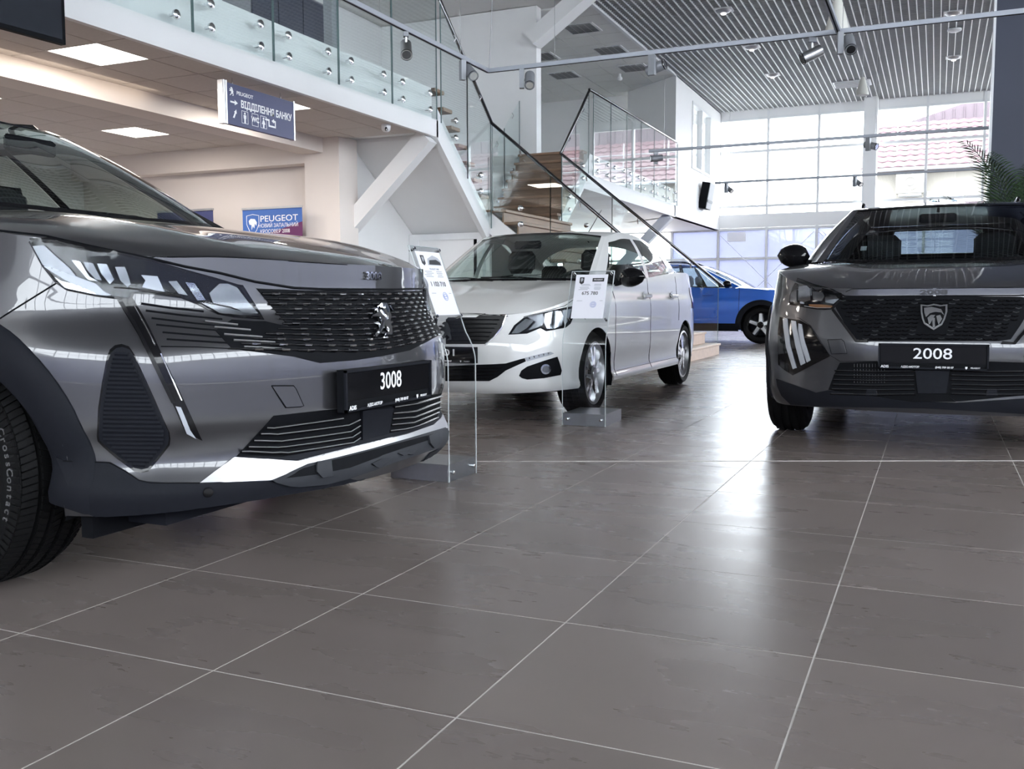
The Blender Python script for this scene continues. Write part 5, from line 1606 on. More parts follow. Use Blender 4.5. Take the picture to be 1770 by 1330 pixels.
for poly, mt in ((w4((505, 690), (535, 645), (590, 600), (640, 610), (600, 655), (545, 690)), 'lamp_chrome'), (w4((600, 590), (690, 570), (700, 600), (690, 640), (640, 660), (605, 670), (650, 620)), 'grey_lens'), (w4((705, 570), (760, 552), (800, 555), (815, 590), (805, 640), (760, 660), (715, 660), (698, 620)), 'lamp_chrome'), (w4((810, 550), (860, 540), (850, 590), (825, 640), (815, 610)), 'white_lens')):
    c.patch('reflector', poly, M[mt], .008, .006, hl[0], mirror=hl[1], step=5)
c.patch('lamp_lens', [(881, 578), (890, 564), (906.5, 551), (940, 542), (970, 535), (992, 531), (993.5, 537), (984, 559), (976, 565), (944, 571), (934, 565.5), (911, 575)], G['lens'], .015, .008, hl[0], mirror=hl[1], step=7)
# seams on the flank and bonnet
c.line('bonnet_gap', [(772, 541), (830, 543), (878, 547)], .0022, M['black_soft'], 0, mirror=True)
c.line('bonnet_gap', [(905, 548), (940, 539), (976, 529), (1000, 512), (1030, 503)], .0022, M['black_soft'], 0, mirror=True)
c.line('wing_gap', [(996, 537), (1002, 545), (1012, 552)], .002, M['black_soft'], 0, mirror=True)
for u0, z0, z1 in ((8.85, .24, .90), (10.25, .24, .96), (12.0, .60, .99)):
    for sg in (1, -1):
        Q = [tuple(c.w(np.array([[p[0], sg*(p[1]+.0005), p[2]]]))[0]) for p in c.S(np.full(14, u0), np.linspace(z0, z1, 14))]
        obj('door_gap', MB().tube(Q, .0022, 5), M['black_soft'], c.root)
for sg in (1, -1):                       # sill, handles, tail lamps
    Q = c.S(np.linspace(8.95, 12.6, 20), .272)
    obj('sill_gap', MB().tube([tuple(c.w(np.array([[p[0], sg*p[1], p[2]]]))[0]) for p in Q], .0025, 5), M['black_soft'], c.root)
    for x in (-1.92, -2.78):
        yy = c.y_at(x, .80)
        P = MB().cbox((x-.10, yy+.012, .80), (x+.10, yy+.034, .83), .008)
        P.v = [tuple(c.w(np.array([[p[0], sg*p[1], p[2]]]))[0]) for p in P.v]
        if sg < 0: P.f = [f[::-1] for f in P.f]
        h_ = obj('door_handle', P, M['paint_white'], c.root)
        P = MB().lathe([(.045, 0), (.04, .004), (.0, .0045)], 16, axis='y')
        P.v = [tuple(c.w(np.array([[x+p[0]*1.3, sg*(yy+p[1]-.001), .812+p[2]]]))[0]) for p in P.v]
        obj('handle_cup', P, M['paint_white'], h_)
    Pg = c.sheet(np.linspace(14.0, 15.6, 12)*sg, np.linspace(0, 1, 8), .70, .90)
    Pg[..., 1] += sg*.006; Pg[..., 0] -= .004
    c.grid('tail_lamp', Pg, M['red'], flip=(sg > 0), skin=False)
obj('aerial', MB().tube([(-2.92+.06, 8.15, 1.30), (-2.92+.06, 8.05, 1.33), (-2.92+.10, 8.38, 1.60)], [.006, .005, .002], 6), M['black_matte'], c.root)
c.plate((.018, 0, .438), .54, .102, '301', sx=1.7, dx=.06)

# ================================================================= blue crossover in the back
CBl = cfgB(M['paint_blue'], gh=dict(wmat=G['wind'], smat=G['wind']))
e = Car('crossover', 'bright blue crossover with black wheel arch trim and roof rails at the back', (-2.02, 18.12), (1, 0), CBl)
e.body()
e.finish_skin()
e.wheels(dict(n=5, pair=(0,), w=(.055, .045), rim=M['black_gloss'], spoke=M['satin']))
e.interior(xs=(-1.95, -2.8), yw=.36, zs=.36)
e.arch_trim(.345, .44, M['black_soft'], zmin=.21)
e.door_mirror(-1.42, .80, 1.055, M['black_gloss'], (.14, .22, .165))
for sg in (1, -1):
    Pg = e.sheet(np.linspace(8.5, 13.2, 40)*sg, np.linspace(0, 1, 6), .22, .36); Pg[..., 1] += sg*.008
    e.grid('sill_cladding', Pg, M['black_soft'], flip=(sg > 0), skin=False, arches=[(x, .34, .40) for x in CBl['axle']])
    P = [(-2.15, .52, 1.43), (-2.25, .525, 1.475), (-2.9, .53, 1.49), (-3.4, .51, 1.45), (-3.48, .505, 1.40)]
    ro = obj('roof_rail', MB().tube([tuple(q) for q in e.w(np.array([(x, sg*y, z) for x, y, z in P]))], .018, 8), M['black_gloss'], e.root, smooth=True)
    for u0, z0, z1 in ((9.0, .36, 1.0), (10.6, .36, 1.02), (12.0, .6, 1.06)):
        Q = [tuple(e.w(np.array([[p[0], sg*(p[1]+.0005), p[2]]]))[0]) for p in e.S(np.full(10, u0), np.linspace(z0, z1, 10))]
        obj('door_gap', MB().tube(Q, .004, 5), M['black_soft'], e.root)
    for x in (-1.75, -2.65):
        yy = e.y_at(x, .86)
        P = MB().cbox((x-.10, yy+.012, .86), (x+.10, yy+.036, .89), .008)
        P.v = [tuple(e.w(np.array([[p[0], sg*p[1], p[2]]]))[0]) for p in P.v]
        if sg < 0: P.f = [f[::-1] for f in P.f]
        obj('door_handle', P, M['paint_blue'], e.root)
    Pg = e.sheet(np.linspace(4.6, 6.4, 12)*sg, np.linspace(0, 1, 6), .74, .88); Pg[..., 1] += sg*.004; Pg[..., 0] += .004
    e.grid('headlight', Pg, M['black_gloss'], flip=(sg > 0), skin=False)

# ================================================================= price stands
def price_stand(label, base, face, side, H0, lean, price, white, wd):
    """base: front-left corner of the metal foot; face: reading direction along the sheet; the sheet rises, then leans back"""
    B = Vector((*base, 0)); X = Vector((*face, 0)).normalized(); Z = Vector((0, 0, 1)); Bk = Z.cross(X).normalized()
    t = thing('price_stand', label, 'sign stand', tuple(B+X*wd/2+Bk*side/2))
    ft = MB().add([tuple(B+X*a+Bk*b+Z*c) for c in (0, .075) for a, b in ((.0, 0), (wd, 0), (wd, side), (.0, side))], [(0, 3, 2, 1), (4, 5, 6, 7), (0, 1, 5, 4), (1, 2, 6, 5), (2, 3, 7, 6), (3, 0, 4, 7)])
    obj('foot', ft, M['alu'], t)
    prof = [(0, .0), (0, H0*.5), (0, H0)]
    n = 8
    for k in range(1, n+1):
        q = k/n; prof.append((lean[0]*(.25*q*q), H0+.14*q))
    b0, z0 = prof[-1]
    prof.append((lean[0], lean[1]))
    sh = MB()
    for off in (-.003, -.007):
        pass
    g0 = [[tuple(B+X*a+Bk*(b-.004)+Z*z) for a in (0, wd)] for b, z in prof]
    g1 = [[tuple(B+X*a+Bk*(b-.009)+Z*z) for a in (0, wd)] for b, z in prof]
    sh.grid(g0); sh.grid(g1, flip=True)
    m = len(prof)
    for i in range(m-1):
        for e_ in (0, 1):
            a_, b_ = i*2+e_, (i+1)*2+e_
            sh.f.append((a_, b_, 2*m+b_, 2*m+a_))
    sh.f.append((0, 1, 2*m+1, 2*m)); sh.f.append((2*(m-1), 2*(m-1)+1, 4*m-1, 4*m-2))
    so = obj('acrylic_sheet', sh, G['acrylic'], t, smooth=True, sharp=.5)
    ed = MB()
    for a in (0, wd):
        ed.tube([tuple(B+X*a+Bk*(b-.0065)+Z*z) for b, z in prof], .0028, 5)
    ed.tube([tuple(B+X*a+Bk*(prof[-1][0]-.0065)+Z*prof[-1][1]) for a in (0, wd)], .0028, 5)
    obj('sheet_edge', ed, pm('pale_acrylic_edge', (.62, .66, .66), .25, noise=.03), so)
    for a in (.03, wd-.03):
        p = B+X*a+Z*.04
        obj('screw', MB().tube([p+Bk*.0, p-Bk*.016, p-Bk*.018], [.009, .009, .006], 10), M['steel'], t, smooth=True, sharp=.5)
    # the leaning part
    P0 = B+Bk*b0+Z*z0; P1 = B+Bk*prof[-1][0]+Z*prof[-1][1]
    U = (P1-P0).normalized(); N = X.cross(U).normalized()
    L_ = (P1-P0).length
    h = .297; w = .21
    pc = P1-U*(.03+h/2)+X*wd/2
    back = MB().obox(pc+U*.0+N*.012, (X, U, N), (wd/2-.004, h/2+.025, .0018))
    pl_ = obj('pocket_sheet', back, G['acrylic'], t)
    sheet = obj('price_sheet', MB().obox(pc+N*.016, (X, U, N), (w/2, h/2, .0006)), M['paper'], t)
    fr = pc+N*.0172
    def tx(nm, body, sz, u, v, mat, bold=0., sx=1., al='CENTER'): return text(nm, body, sz, M[mat], fr+X*u+U*v, X, U, sheet, .0006, bold, al, sx)
    tx('price', price, .031, 0, -.005 if not white else .02, 'black_print', .012, 1.05)
    mk = MB().prism([(-.078, .13), (-.048, .13), (-.048, .092), (-.063, .082), (-.078, .092)], lambda a_, b_: fr+X*a_+U*(b_-.0), N*.0006)
    obj('shield_mark', mk, M['black_print'], sheet)
    lion = MB().prism([(-.070, .122), (-.060, .125), (-.054, .115), (-.058, .105), (-.066, .098), (-.070, .108)], lambda a_, b_: fr+X*a_+U*b_+N*.0006, N*.0006)
    obj('lion_mark', lion, M['grey_print'], sheet)
    if white:
        obj('logo_block', MB().obox(fr+X*.045+U*.112, (X, U, N), (.038, .012, .0005)), M['black_print'], sheet)
        tx('heading', 'PEUGEOT', .012, .045, .112, 'white_print', .02, 1.1)
    else:
        obj('car_picture', MB().prism([(-.03, .085), (.085, .085), (.088, .105), (.07, .122), (.03, .132), (.0, .122), (-.02, .115)], lambda a_, b_: fr+X*a_+U*b_, N*.0006), M['grey_print'], sheet)
        obj('picture_shade', MB().prism([(-.02, .088), (.08, .088), (.08, .1), (.05, .112), (-.01, .108)], lambda a_, b_: fr+X*a_+U*b_+N*.0005, N*.0006), M['black_print'], sheet)
        tx('heading', 'PEUGEOT 3008', .012, .01, .066, 'grey_print', .01)
    rows = [(.055, -.06, .05), (.047, -.05, .06), (.039, -.07, .0), (.031, -.06, .06)] if not white else [(.082, -.05, .04), (.074, -.045, .05), (.062, -.055, .03), (.054, -.05, .045), (.046, -.06, -.01)]
    for v, u0, u1 in rows:
        ln = MB()
        for q in (u0, ):
            ln.obox(fr+X*((u0-.02+u0+.045)/2)+U*v, (X, U, N), (.030, .0016, .0004))
            ln.obox(fr+X*(.045)+U*v, (X, U, N), (.018+abs(u1)*.1, .0016, .0004))
        obj('text_line', ln, M['grey_print'], sheet)
    for u0, hw in ((-.062, .018), (.08, .010)):
        obj('text_line', MB().obox(fr+X*u0+U*(-.047 if not white else -.03), (X, U, N), (hw, .0013, .0004)), M['grey_print'], sheet)
    s0 = MB()
    for r in (.019, .012):
        c_ = fr+X*.03+U*(-.062 if not white else -.055)
        s0.tube([c_+X*(r*math.cos(q*PI/10))+U*(r*math.sin(q*PI/10)) for q in range(21)], .0012, 4, cap=False)
    s0.obox(fr+X*.03+U*(-.062 if not white else -.055), (X, U, N), (.013, .0014, .0004))
    obj('stamp', s0, M['blue_print'], sheet)
    for a in (.018, wd-.018):
        for v in (-h/2-.005, h/2+.01):
            p = pc+X*(a-wd/2)+U*v+N*.004
            obj('spacer', MB().tube([p-N*.010, p+N*.020], .007, 8), M['steel'], t, smooth=True, sharp=.5)
    return t
price_stand('clear acrylic price stand on a metal foot reading 1 103 710, beside the graphite crossover', (-1.905, 3.605), (.03, 1), .29, .50, (.19, 1.02), '1 103 710', False, .25)
price_stand('clear acrylic price stand on a metal foot reading 675 780, before the white saloon wheel', (-2.13, 5.585), (1, .03), .36, .48, (.19, .965), '675 780', True, .28)

# ================================================================= hanging sign
sx_ = -5.50
sg_ = thing('hanging_sign', 'navy hanging direction sign for the bank office and toilets', 'sign', (sx_, 6.95, 2.28))
obj('board', MB().box((sx_-.03, 6.50, 2.275), (sx_+.01, 7.41, 2.615)), M['sign_blue'], sg_)
for y0, y1 in ((6.445, 6.50), (7.41, 7.43)):
    pf = MB().box((sx_-.035, y0, 2.27), (sx_+.016, y1, 2.625))
    if y0 < 7: pf.tube([(sx_+.016, (y0+y1)/2-.014, 2.27), (sx_+.016, (y0+y1)/2-.014, 2.625)], .012, 8).tube([(sx_+.016, (y0+y1)/2+.014, 2.27), (sx_+.016, (y0+y1)/2+.014, 2.625)], .012, 8)
    obj('end_profile', pf, M['alu'], sg_)
for y in (6.60, 7.25):
    obj('hanger', MB().tube([(sx_-.01, y, 2.615), (sx_-.01, y, 2.672)], .004, 6).tube([(sx_-.01, y, 2.615), (sx_-.01, y, 2.635)], .010, 8), M['steel'], sg_)
xt = sx_+.011
YX, ZU = (0, 1, 0), (0, 0, 1)
def st_(nm, body, size, y, z, bold=.02, sx=1., al='CENTER'): return text(nm, body, size, M['white_print'], (xt, y, z), YX, ZU, sg_, .0015, bold, al, sx)
st_('lettering', 'PEUGEOT', .043, 6.735, 2.548, .015, 1.15)
st_('lettering', 'ВІДДІЛЕННЯ БАНКУ', .083, 7.03, 2.462, .028, .83)
st_('lettering', 'WC', .062, 6.865, 2.362, .03, .95)
L1, T1 = lion_local()
obj('lion_mark', MB().prism([(6.562+x*.075, 2.549+y*.072) for x, y in L1], lambda a_, b_: (xt, a_, b_), (.0015, 0, 0)), M['white_print'], sg_)
obj('arrow', MB().prism([(6.545, 2.47), (6.60, 2.47), (6.60, 2.485), (6.64, 2.463), (6.60, 2.441), (6.60, 2.456), (6.545, 2.456)], lambda a_, b_: (xt, a_, b_), (.0015, 0, 0)), M['white_print'], sg_)
obj('arrow', MB().prism([(6.572, 2.335), (6.592, 2.333), (6.612, 2.375), (6.622, 2.372), (6.617, 2.408), (6.589, 2.384), (6.598, 2.381)], lambda a_, b_: (xt, a_, b_), (.0015, 0, 0)), M['white_print'], sg_)
obj('arrow', MB().prism([(7.0, 2.40), (7.06, 2.40), (7.06, 2.35), (7.135, 2.35), (7.135, 2.385), (7.148, 2.385), (7.148, 2.335), (7.045, 2.335), (7.045, 2.385), (7.0, 2.385)], lambda a_, b_: (xt, a_, b_), (.0015, 0, 0)), M['white_print'], sg_)
obj('arrow', MB().prism([(7.148, 2.375), (7.148, 2.398), (7.125, 2.401), (7.122, 2.413), (7.09, 2.392), (7.118, 2.374), (7.12, 2.384)], lambda a_, b_: (xt, a_, b_), (.0015, 0, 0)), M['white_print'], sg_)
for y0 in (6.685, 6.82, 6.935):
    f_ = MB()
    wd_ = .085
    for a_, b_ in (((y0, 2.308), (y0+wd_, 2.312)), ((y0, 2.410), (y0+wd_, 2.414)), ((y0, 2.312), (y0+.004, 2.41)), ((y0+wd_-.004, 2.312), (y0+wd_, 2.41))):
        f_.box((xt, a_[0], a_[1]), (xt+.0015, b_[0], b_[1]))
    obj('icon_frame', f_, M['white_print'], sg_)
for yc, fem in ((6.7275, 0), (6.9775, 1)):
    body = [(-.018, .025), (.018, .025), (.016, -.005), (.010, -.008), (.010, -.045), (-.010, -.045), (-.010, -.008), (-.016, -.005)] if not fem else [(-.008, .025), (.008, .025), (.024, -.012), (.010, -.012), (.008, -.045), (-.008, -.045), (-.010, -.012), (-.024, -.012)]
    obj('figure', MB().prism([(yc+x, 2.355+z) for x, z in body], lambda a_, b_: (xt, a_, b_), (.0015, 0, 0)), M['white_print'], sg_)
    obj('figure_head', MB().prism([(yc+.0105*math.cos(q*PI/6), 2.393+.0105*math.sin(q*PI/6)) for q in range(12)], lambda a_, b_: (xt, a_, b_), (.0015, 0, 0)), M['white_print'], sg_)

# ================================================================= dark screen hung from the gallery
tv = thing('screen', 'dark flat screen hanging from the gallery at upper left corner', 'screen', (-4.9, 3.7, 2.34))
TV = MB().add([(-4.94, 2.9, 2.32), (-4.90, 2.9, 2.32), (-4.90, 4.36, 2.345), (-4.94, 4.36, 2.345), (-5.0, 2.9, 3.1), (-4.96, 2.9, 3.1), (-4.96, 4.42, 3.1), (-5.0, 4.42, 3.1)], [(0, 3, 2, 1), (4, 5, 6, 7), (0, 1, 5, 4), (1, 2, 6, 5), (2, 3, 7, 6), (3, 0, 4, 7)])
obj('case', TV, M['black_matte'], tv)
TS = MB().add([(-4.897, 2.93, 2.345), (-4.897, 4.335, 2.37), (-4.955, 4.39, 3.08), (-4.955, 2.93, 3.08)], [(0, 1, 2, 3)])
obj('display', TS, M['screen'], tv)
obj('wall_arm', MB().bar((-5.3, 3.5, 2.75), (-4.97, 3.5, 2.75), .06, .06), M['black_matte'], tv)
dc = thing('dome_camera', 'small white dome camera under the gallery edge', 'camera', (-5.45, 8.98, 2.6))
obj('shell', MB().lathe([(.0, 2.665), (.05, 2.665), (.052, 2.64), (.047, 2.61), (.030, 2.59), (.0, 2.585)], 20, (-5.45, 8.98, 0)), M['frame'], dc, smooth=True, sharp=.9)
obj('lens', MB().lathe([(.022, 0), (.02, .01), (.0, .012)], 14, (-5.425, 8.94, 2.612), 'x'), M['black_gloss'], dc, smooth=True, sharp=.9)

# ================================================================= roll-up banners
def banner(label, x0, x1, h, mat, y=9.25):
    t = thing('roll_up_banner', label, 'banner', ((x0+x1)/2, y, 0))
    obj('print', MB().box((x0, y-.003, .06), (x1, y+.003, h)), mat, t)
    obj('top_rail', MB().box((x0-.005, y-.012, h-.01), (x1+.005, y+.012, h+.015)), M['alu'], t)
    obj('base', MB().cbox((x0-.02, y-.09, 0), (x1+.02, y+.09, .08), .015), M['alu'], t)
    obj('pole', MB().tube([((x0+x1)/2, y+.03, .07), ((x0+x1)/2, y+.03, h)], .01, 8), M['alu'], t)
    return t
mb_ = D.materials.new('banner_print'); mb_.use_nodes = True
nt_ = mb_.node_tree; bs_ = nt_.nodes['Principled BSDF']; tc_ = nt_.nodes.new('ShaderNodeTexCoord'); sp_ = nt_.nodes.new('ShaderNodeSeparateXYZ'); ma_ = nt_.nodes.new('ShaderNodeMath'); ma_.operation = 'MULTIPLY_ADD'
ma_.inputs[1].default_value = -.25
cr_ = nt_.nodes.new('ShaderNodeValToRGB')
nt_.links.new(tc_.outputs['Object'], sp_.inputs[0]); nt_.links.new(sp_.outputs['X'], ma_.inputs[0]); nt_.links.new(sp_.outputs['Z'], ma_.inputs[2]); nt_.links.new(ma_.outputs[0], cr_.inputs[0])
for p_, c_ in ((0., (.03, .07, .25, 1)), (.55, (.20, .03, .14, 1)), ):
    el = cr_.color_ramp.elements[0 if p_ == 0 else 1]; el.position = p_; el.color = c_
cr_.color_ramp.interpolation = 'CONSTANT'
cr_.color_ramp.elements[0].position = 0; cr_.color_ramp.elements[0].color = (.12, .02, .10, 1)
cr_.color_ramp.elements[1].position = .80; cr_.color_ramp.elements[1].color = (.045, .13, .42, 1)
ma2 = nt_.nodes.new('ShaderNodeMath'); ma2.operation = 'MULTIPLY'; ma2.inputs[1].default_value = .5
nt_.links.new(ma_.outputs[0], ma2.inputs[0]); nt_.links.new(ma2.outputs[0], cr_.inputs[0])
nt_.links.new(cr_.outputs[0], bs_.inputs['Base Color']); bs_.inputs['Roughness'].default_value = .5
bn = banner('blue roll-up banner with white shield logo and lettering by the pilaster', -7.62, -6.76, 1.88, mb_)
yb2 = 9.246
def bt(body, size, x, z, bold=.0, sx=1.): return text('lettering', body, size, M['white_print'], (x, yb2, z), (1, 0, 0), (0, 0, 1), bn, .001, bold, 'CENTER', sx)
bt('PEUGEOT', .10, -7.09, 1.755, .004, 1.25)
bt('НОВИЙ ЗАПАЛЬНИЙ', .062, -7.10, 1.675, .0, .9)
bt('КРОСОВЕР 2008', .062, -7.15, 1.607, .0, .9)
shp = [(-7.56, 1.80), (-7.47, 1.815), (-7.38, 1.80), (-7.38, 1.70), (-7.42, 1.62), (-7.47, 1.585), (-7.52, 1.62), (-7.56, 1.70)]
so_ = obj('shield_logo', MB().tube([(x, yb2, z) for x, z in shp+shp[:1]], .004, 5, cap=False), M['white_print'], bn)
obj('lion_head', MB().prism([(-7.53, 1.74), (-7.50, 1.765), (-7.44, 1.76), (-7.41, 1.72), (-7.42, 1.68), (-7.44, 1.71), (-7.45, 1.65), (-7.47, 1.68), (-7.49, 1.63), (-7.49, 1.69), (-7.52, 1.70)], lambda a_, b_: (a_, yb2, b_), (0, -.001, 0)), M['white_print'], so_)
banner('plain navy roll-up banner half hidden behind the graphite windshield pillar', -8.95, -8.07, 1.90, M['sign_blue'])

# ================================================================= light tracks and spots
TZ = 2.9
def track(label, pts, wires):
    t = thing('light_track', label, 'light track', (pts[0][0], pts[0][1], TZ))
    m = MB()
    for p, q in zip(pts[:-1], pts[1:]): m.bar((*p, TZ), (*q, TZ), .036, .036)
    obj('rail', m, M['track'], t)
    sl = MB()
    for p, q in zip(pts[:-1], pts[1:]): sl.bar((*p, TZ-.0185), (*q, TZ-.0185), .012, .003)
    obj('slot', sl, M['black_matte'], t)
    for w in wires: obj('wire', MB().tube([(*w, TZ+.018), (*w, ZC+.1)], .0022, 5), M['steel'], t)
    return t
t1 = track('long angled light track with four spotlights, nearest of the three tracks', [(-3.86, 1.5), (-3.86, 8.18), (5.5, 8.18)], [(-3.86, 6.3), (-3.86, 7.62), (-3.2, 8.18), (-.75, 8.18), (2.2, 8.18)])
obj('cable', MB().tube([(-3.84, 8.16, TZ+.02), (-3.80, 8.12, TZ+.35), (-3.73, 8.05, TZ+1.), (-3.74, 8.1, ZC)], .003, 5), M['alu_dark'], t1)
track('cross light track running towards the camera from the double spotlight', [(-.78, 8.14), (-.78, 1.0)], [(-.78, 5.)])
track('light track before the far window, higher in view of the two', [(-3.82, 13.46), (5.5, 13.46)], [(-3.6, 13.46), (-.8, 13.46), (2., 13.46)])
track('light track before the far window, lower in view of the two', [(-3.75, 17.6), (5.5, 17.6)], [(-3.5, 17.6), (-1., 17.6)])
spot0 = None
def spot(label, x, y, yaw, tilt, box=True):
    """track spotlight: adapter box, stem and tilted can; built at its own origin"""
    t = thing('spotlight', label, 'spotlight', (x, y, TZ-.0295))
    c_, s_ = math.cos(yaw), math.sin(yaw)
    ax = Vector((c_*math.cos(tilt), s_*math.cos(tilt), -math.sin(tilt)))
    sd = Vector((-s_, c_, 0))
    if box:
        obj('driver_box', MB().obox((0, 0, -.075), ((c_, s_, 0), sd, (0, 0, 1)), (.028, .022, .085)), M['alu_dark'], t, world=False)
        p0 = sd*.072+Vector((0, 0, -.085))
    else:
        obj('adapter', MB().obox((0, 0, -.012), ((c_, s_, 0), sd, (0, 0, 1)), (.03, .02, .018)), M['alu_dark'], t, world=False)
        obj('stem', MB().tube([(0, 0, -.02), (0, 0, -.09)], .009, 8), M['alu'], t, world=False)
        p0 = Vector((0, 0, -.125))
    cn = MB().tube([p0-ax*.085, p0-ax*.08, p0+ax*.08, p0+ax*.085], [.038, .045, .045, .043], 18)
    ca = obj('can', cn, M['alu_dark'] if box else M['alu'], t, smooth=True, sharp=.6, world=False)
    obj('lens', MB().tube([p0+ax*.083, p0+ax*.087], [.036, .034], 16), M['chrome'] if box else M['grey_lens'], ca, smooth=True, sharp=.6, world=False)
    obj('rim', MB().tube([p0+ax*.080, p0+ax*.089], [.0465, .0465], 18, cap=False), M['black_matte'], ca, world=False)
    if box: obj('pivot', MB().tube([p0-sd*.06, p0], .012, 8), M['alu_dark'], t, world=False)
    return t
spot('small spotlight on a stem under the angled track, over the gallery glass', -3.86, 6.68, -1.0, .75, False)
spot('spotlight with driver box just left of the bend in the angled track', -3.86, 7.66, -.7, .6)
spot('spotlight with driver box just right of the bend in the angled track', -3.52, 8.18, -1.2, .8)
spot('spotlight with driver box on the angled track before the corridor ceiling', -2.30, 8.18, -.15, -.25)
spot('pale tubular spotlight on a stem left of the track crossing', -.98, 8.18, 3.55, .45, False)
spot('large spotlight with driver box at the crossing of two tracks', -.76, 8.12, -1.3, .75)
spot('spotlight at the left end of the higher far track', -3.72, 13.46, 3.6, .1)
spot('spotlight on the higher far track, before the white window column', -.88, 13.46, -.4, .3)
spot('spotlight at the left end of the lower far track', -3.55, 17.6, -.5, .6)
spot('spotlight on the lower far track, left of the window column', -1.35, 17.6, -.6, .6)

# ================================================================= ceiling fittings
def downlight(label, x, y):
    t = thing('downlight', label, 'ceiling lamp', (x, y, ZC))
    obj('plate', MB().box((x-.15, y-.13, ZC-.008), (x+.15, y+.13, ZC+.01)), M['frame'], t)
    obj('reflector', MB().lathe([(.13, ZC-.010), (.11, ZC-.035), (.05, ZC-.055), (.0, ZC-.058)], 20, (x, y, 0)), M['satin'], t, smooth=True)
    obj('bulb', MB().lathe([(.05, ZC-.05), (.04, ZC-.075), (.0, ZC-.08)], 14, (x, y, 0)), M['lens_on'], t, smooth=True)
for lb_, x, y in (('recessed downlight in the grid ceiling, nearest of the left row', -3.44, 16.6), ('recessed downlight in the grid ceiling, middle of the left row', -3.42, 19.2), ('recessed downlight in the grid ceiling, farthest of the left row', -3.41, 21.7),
                  ('recessed downlight in the grid ceiling, nearest of the right row', .10, 18.4), ('recessed downlight in the grid ceiling, farthest of the right row', .16, 21.7)):
    downlight(lb_, x, y)
sd_ = obj('smoke_detector', MB().lathe([(.12, ZC), (.12, ZC-.03), (.08, ZC-.05), (0, ZC-.052)], 20, (.14, 19.5, 0)), M['frame'], smooth=True, sharp=.6)
sd_['label'] = 'round white smoke detector in the grid ceiling, between right downlights'; sd_['category'] = 'detector'
vt = thing('air_diffuser', 'square louvred air diffuser in the grid ceiling near the column', 'vent', (-1.92, 23.3, ZC))
obj('frame', MB().box((-2.3, 23.0, ZC-.02), (-1.5, 23.6, ZC+.0)), M['frame'], vt)
for k in range(7): obj('louvre', MB().obox((-1.9, 23.06+k*.08, ZC-.03), ((1, 0, 0), (0, .7, .7), (0, -.7, .7)), (.36, .03, .004)), M['frame'], vt)
def cone(label, x, y, z):
    t = thing('pendant_speaker', label, 'speaker', (x, y, z))
    obj('shell', MB().lathe([(.0, z+.30), (.03, z+.30), (.045, z+.26), (.10, z+.05), (.105, z+.02), (.10, z), (.0, z)], 22, (x, y, 0)), pm('cream_plastic', (.62, .61, .56), .5, noise=.03), t, smooth=True, sharp=.9)
    obj('wire', MB().tube([(x, y, z+.3), (x, y, ZC)], .004, 6), M['frame'], t)
cone('cream cone shaped pendant speaker above the track crossing', -.93, 9.6, 3.27)
cone('cream cone shaped pendant speaker near the far air diffuser', -1.26, 17.5, 4.22)
for k, (lb_, x, y) in enumerate((('square louvred ceiling fitting, right one of the nearest pair above the stairs', -5.95, 16.55), ('square louvred ceiling fitting in the corridor, second along the right row', -5.95, 18.2), ('square louvred ceiling fitting in the corridor by the white wall edge', -7.35, 18.1), ('square louvred ceiling fitting in the corridor, farthest on the left', -7.50, 19.75), ('square louvred ceiling fitting in the corridor, farthest along the right row', -5.95, 19.75))):
    t = thing('louvre_light', lb_, 'ceiling lamp', (x, y, 5.63))
    obj('frame', MB().box((x-.29, y-.29, 5.622), (x+.29, y+.29, 5.634)), M['frame'], t)
    for q in range(4):
        obj('slot', MB().box((x-.25+q*.13, y-.26, 5.615), (x-.15+q*.13, y+.26, 5.621)), M['void'], t)
    lv = MB()
    for q in range(9): lv.box((x-.26, y-.26+q*.06, 5.606), (x+.26, y-.25+q*.06, 5.614))
    obj('louvres', lv, M['satin'], t, kind='stuff')
bl_ = thing('bell', 'tiny white sensor hanging under the corridor ceiling', 'sensor', (-6.38, 20.15, 5.5))
obj('shell', MB().lathe([(.03, 5.63), (.03, 5.58), (.06, 5.54), (.05, 5.50), (0, 5.49)], 14, (-6.38, 20.15, 0)), M['frame'], bl_, smooth=True)

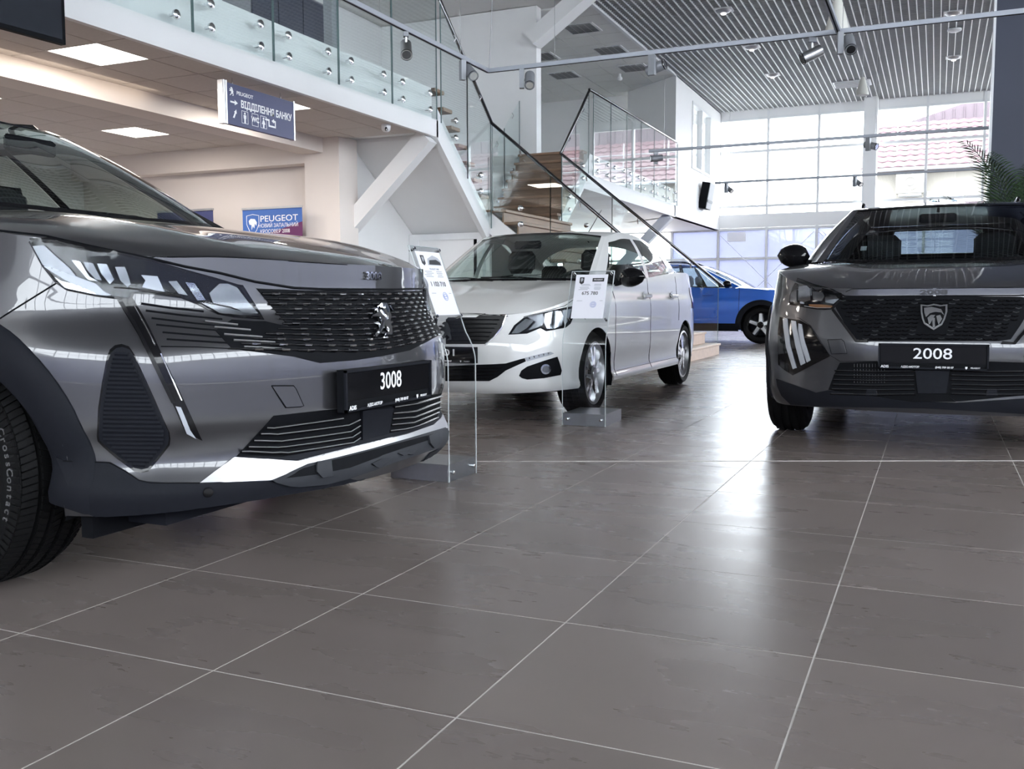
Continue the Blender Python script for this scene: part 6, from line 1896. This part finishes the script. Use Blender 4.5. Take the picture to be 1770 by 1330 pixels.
# ================================================================= wall screen on the office side, dark block added on the gallery for a reflection
ws = thing('wall_speaker', 'tilted wall speaker with white front and black side on the office wall', 'speaker', (-5.2, 23.3, 3.0))
TL = ((.985, 0, -.17), (0, 1, 0), (.17, 0, .985))
obj('case', MB().obox((-5.185, 23.35, 3.29), TL, (.095, .27, .31)), M['black_matte'], ws)
obj('front_cloth', MB().obox((-5.088, 23.35, 3.273), TL, (.012, .262, .302)), pm('pale_grille_cloth', (.40, .41, .43), .5, noise=.05), ws)
obj('front_band', MB().obox((-5.098, 23.35, 3.15), TL, (.012, .264, .03)), M['alu_dark'], ws)
obj('mount', MB().tube([(-5.31, 23.35, 3.3), (-5.2, 23.35, 3.3)], .03, 8), M['black_matte'], ws)
for y0, y1 in ((10.85, 12.6),):
    gd = thing('reflection_block', 'dark grey cupboard added behind the gallery glass for its dark reflection', 'block', (-9.0, (y0+y1)/2, 3.21))  # added dark shape, stands in for a dark reflection in the glass
    obj('block_body', MB().box((-9.19, y0, 3.215), (-8.7, y1, 5.3)), M['alu_dark'], gd)
    for k in range(3):
        w_ = (y1-y0)/3
        d_ = obj('door', MB().box((-8.7, y0+k*w_+.01, 3.25), (-8.68, y0+(k+1)*w_-.01, 5.27)), M['navy'], gd)
        obj('handle', MB().tube([(-8.66, y0+k*w_+.08, 4.1), (-8.66, y0+k*w_+.08, 4.4)], .01, 6), M['alu'], d_)
pc_ = struct('trim_10', MB().box((-5.75, 8.3, 3.21), (-5.65, 8.4, ZC)), M['alu_dark'])

# ================================================================= palm by the navy wall
pt = thing('palm', 'potted palm with thin arching fronds before the navy wall', 'plant', (.80, 10.9, 0))
obj('pot', MB().lathe([(.0, 0), (.17, 0), (.23, .42), (.25, .45), (.22, .45), (.20, .40), (0, .40)], 24, (.80, 10.9, 0)), M['soil'], pt, smooth=True, sharp=.6)
random.seed(11)
for k in range(15):
    an = 2*PI*k/15+random.uniform(-.2, .2); rl = random.uniform(.5, .95); top = random.uniform(1.8, 2.45)
    if k in (6, 7, 8): rl = .85
    base = Vector((.80, 10.9, .42)); dr = Vector((math.cos(an), math.sin(an), 0))
    P = [base+dr*(rl*(t**1.7))+Vector((0, 0, (top-.42)*(1.25*t-.28*t**3.2))) for t in np.linspace(0, 1, 12)]
    fo = obj('frond_stem', MB().tube(P, list(np.linspace(.011, .003, 12)), 5), M['leaf'], pt, smooth=True)
    lf = MB()
    for i in range(30):
        t = .30+.70*i/29; f_ = t*11; j = min(10, int(f_)); p = P[j].lerp(P[j+1], f_-j); tg = (P[j+1]-P[j]).normalized()
        sdv = tg.cross(Vector((0, 0, 1))).normalized() if abs(tg.z) < .98 else tg.cross(Vector((1, 0, 0))).normalized()
        ln = .36*math.sin(PI*min(1, .25+.75*t)**.8)+.10
        for s2 in (1, -1):
            d2 = (sdv*s2*.72+tg*.75+Vector((0, 0, -.12))).normalized()
            tip = p+d2*ln+Vector((0, 0, -.25*ln*ln)); wv_ = tg*.010
            mid = p+d2*ln*.5+Vector((0, 0, .012))
            lf.add([p-wv_*.5, p+wv_*.5, mid+wv_, tip, mid-wv_], [(0, 1, 2, 4), (4, 2, 3)])
    obj('leaflets', lf, M['leaf'], fo, kind='stuff')
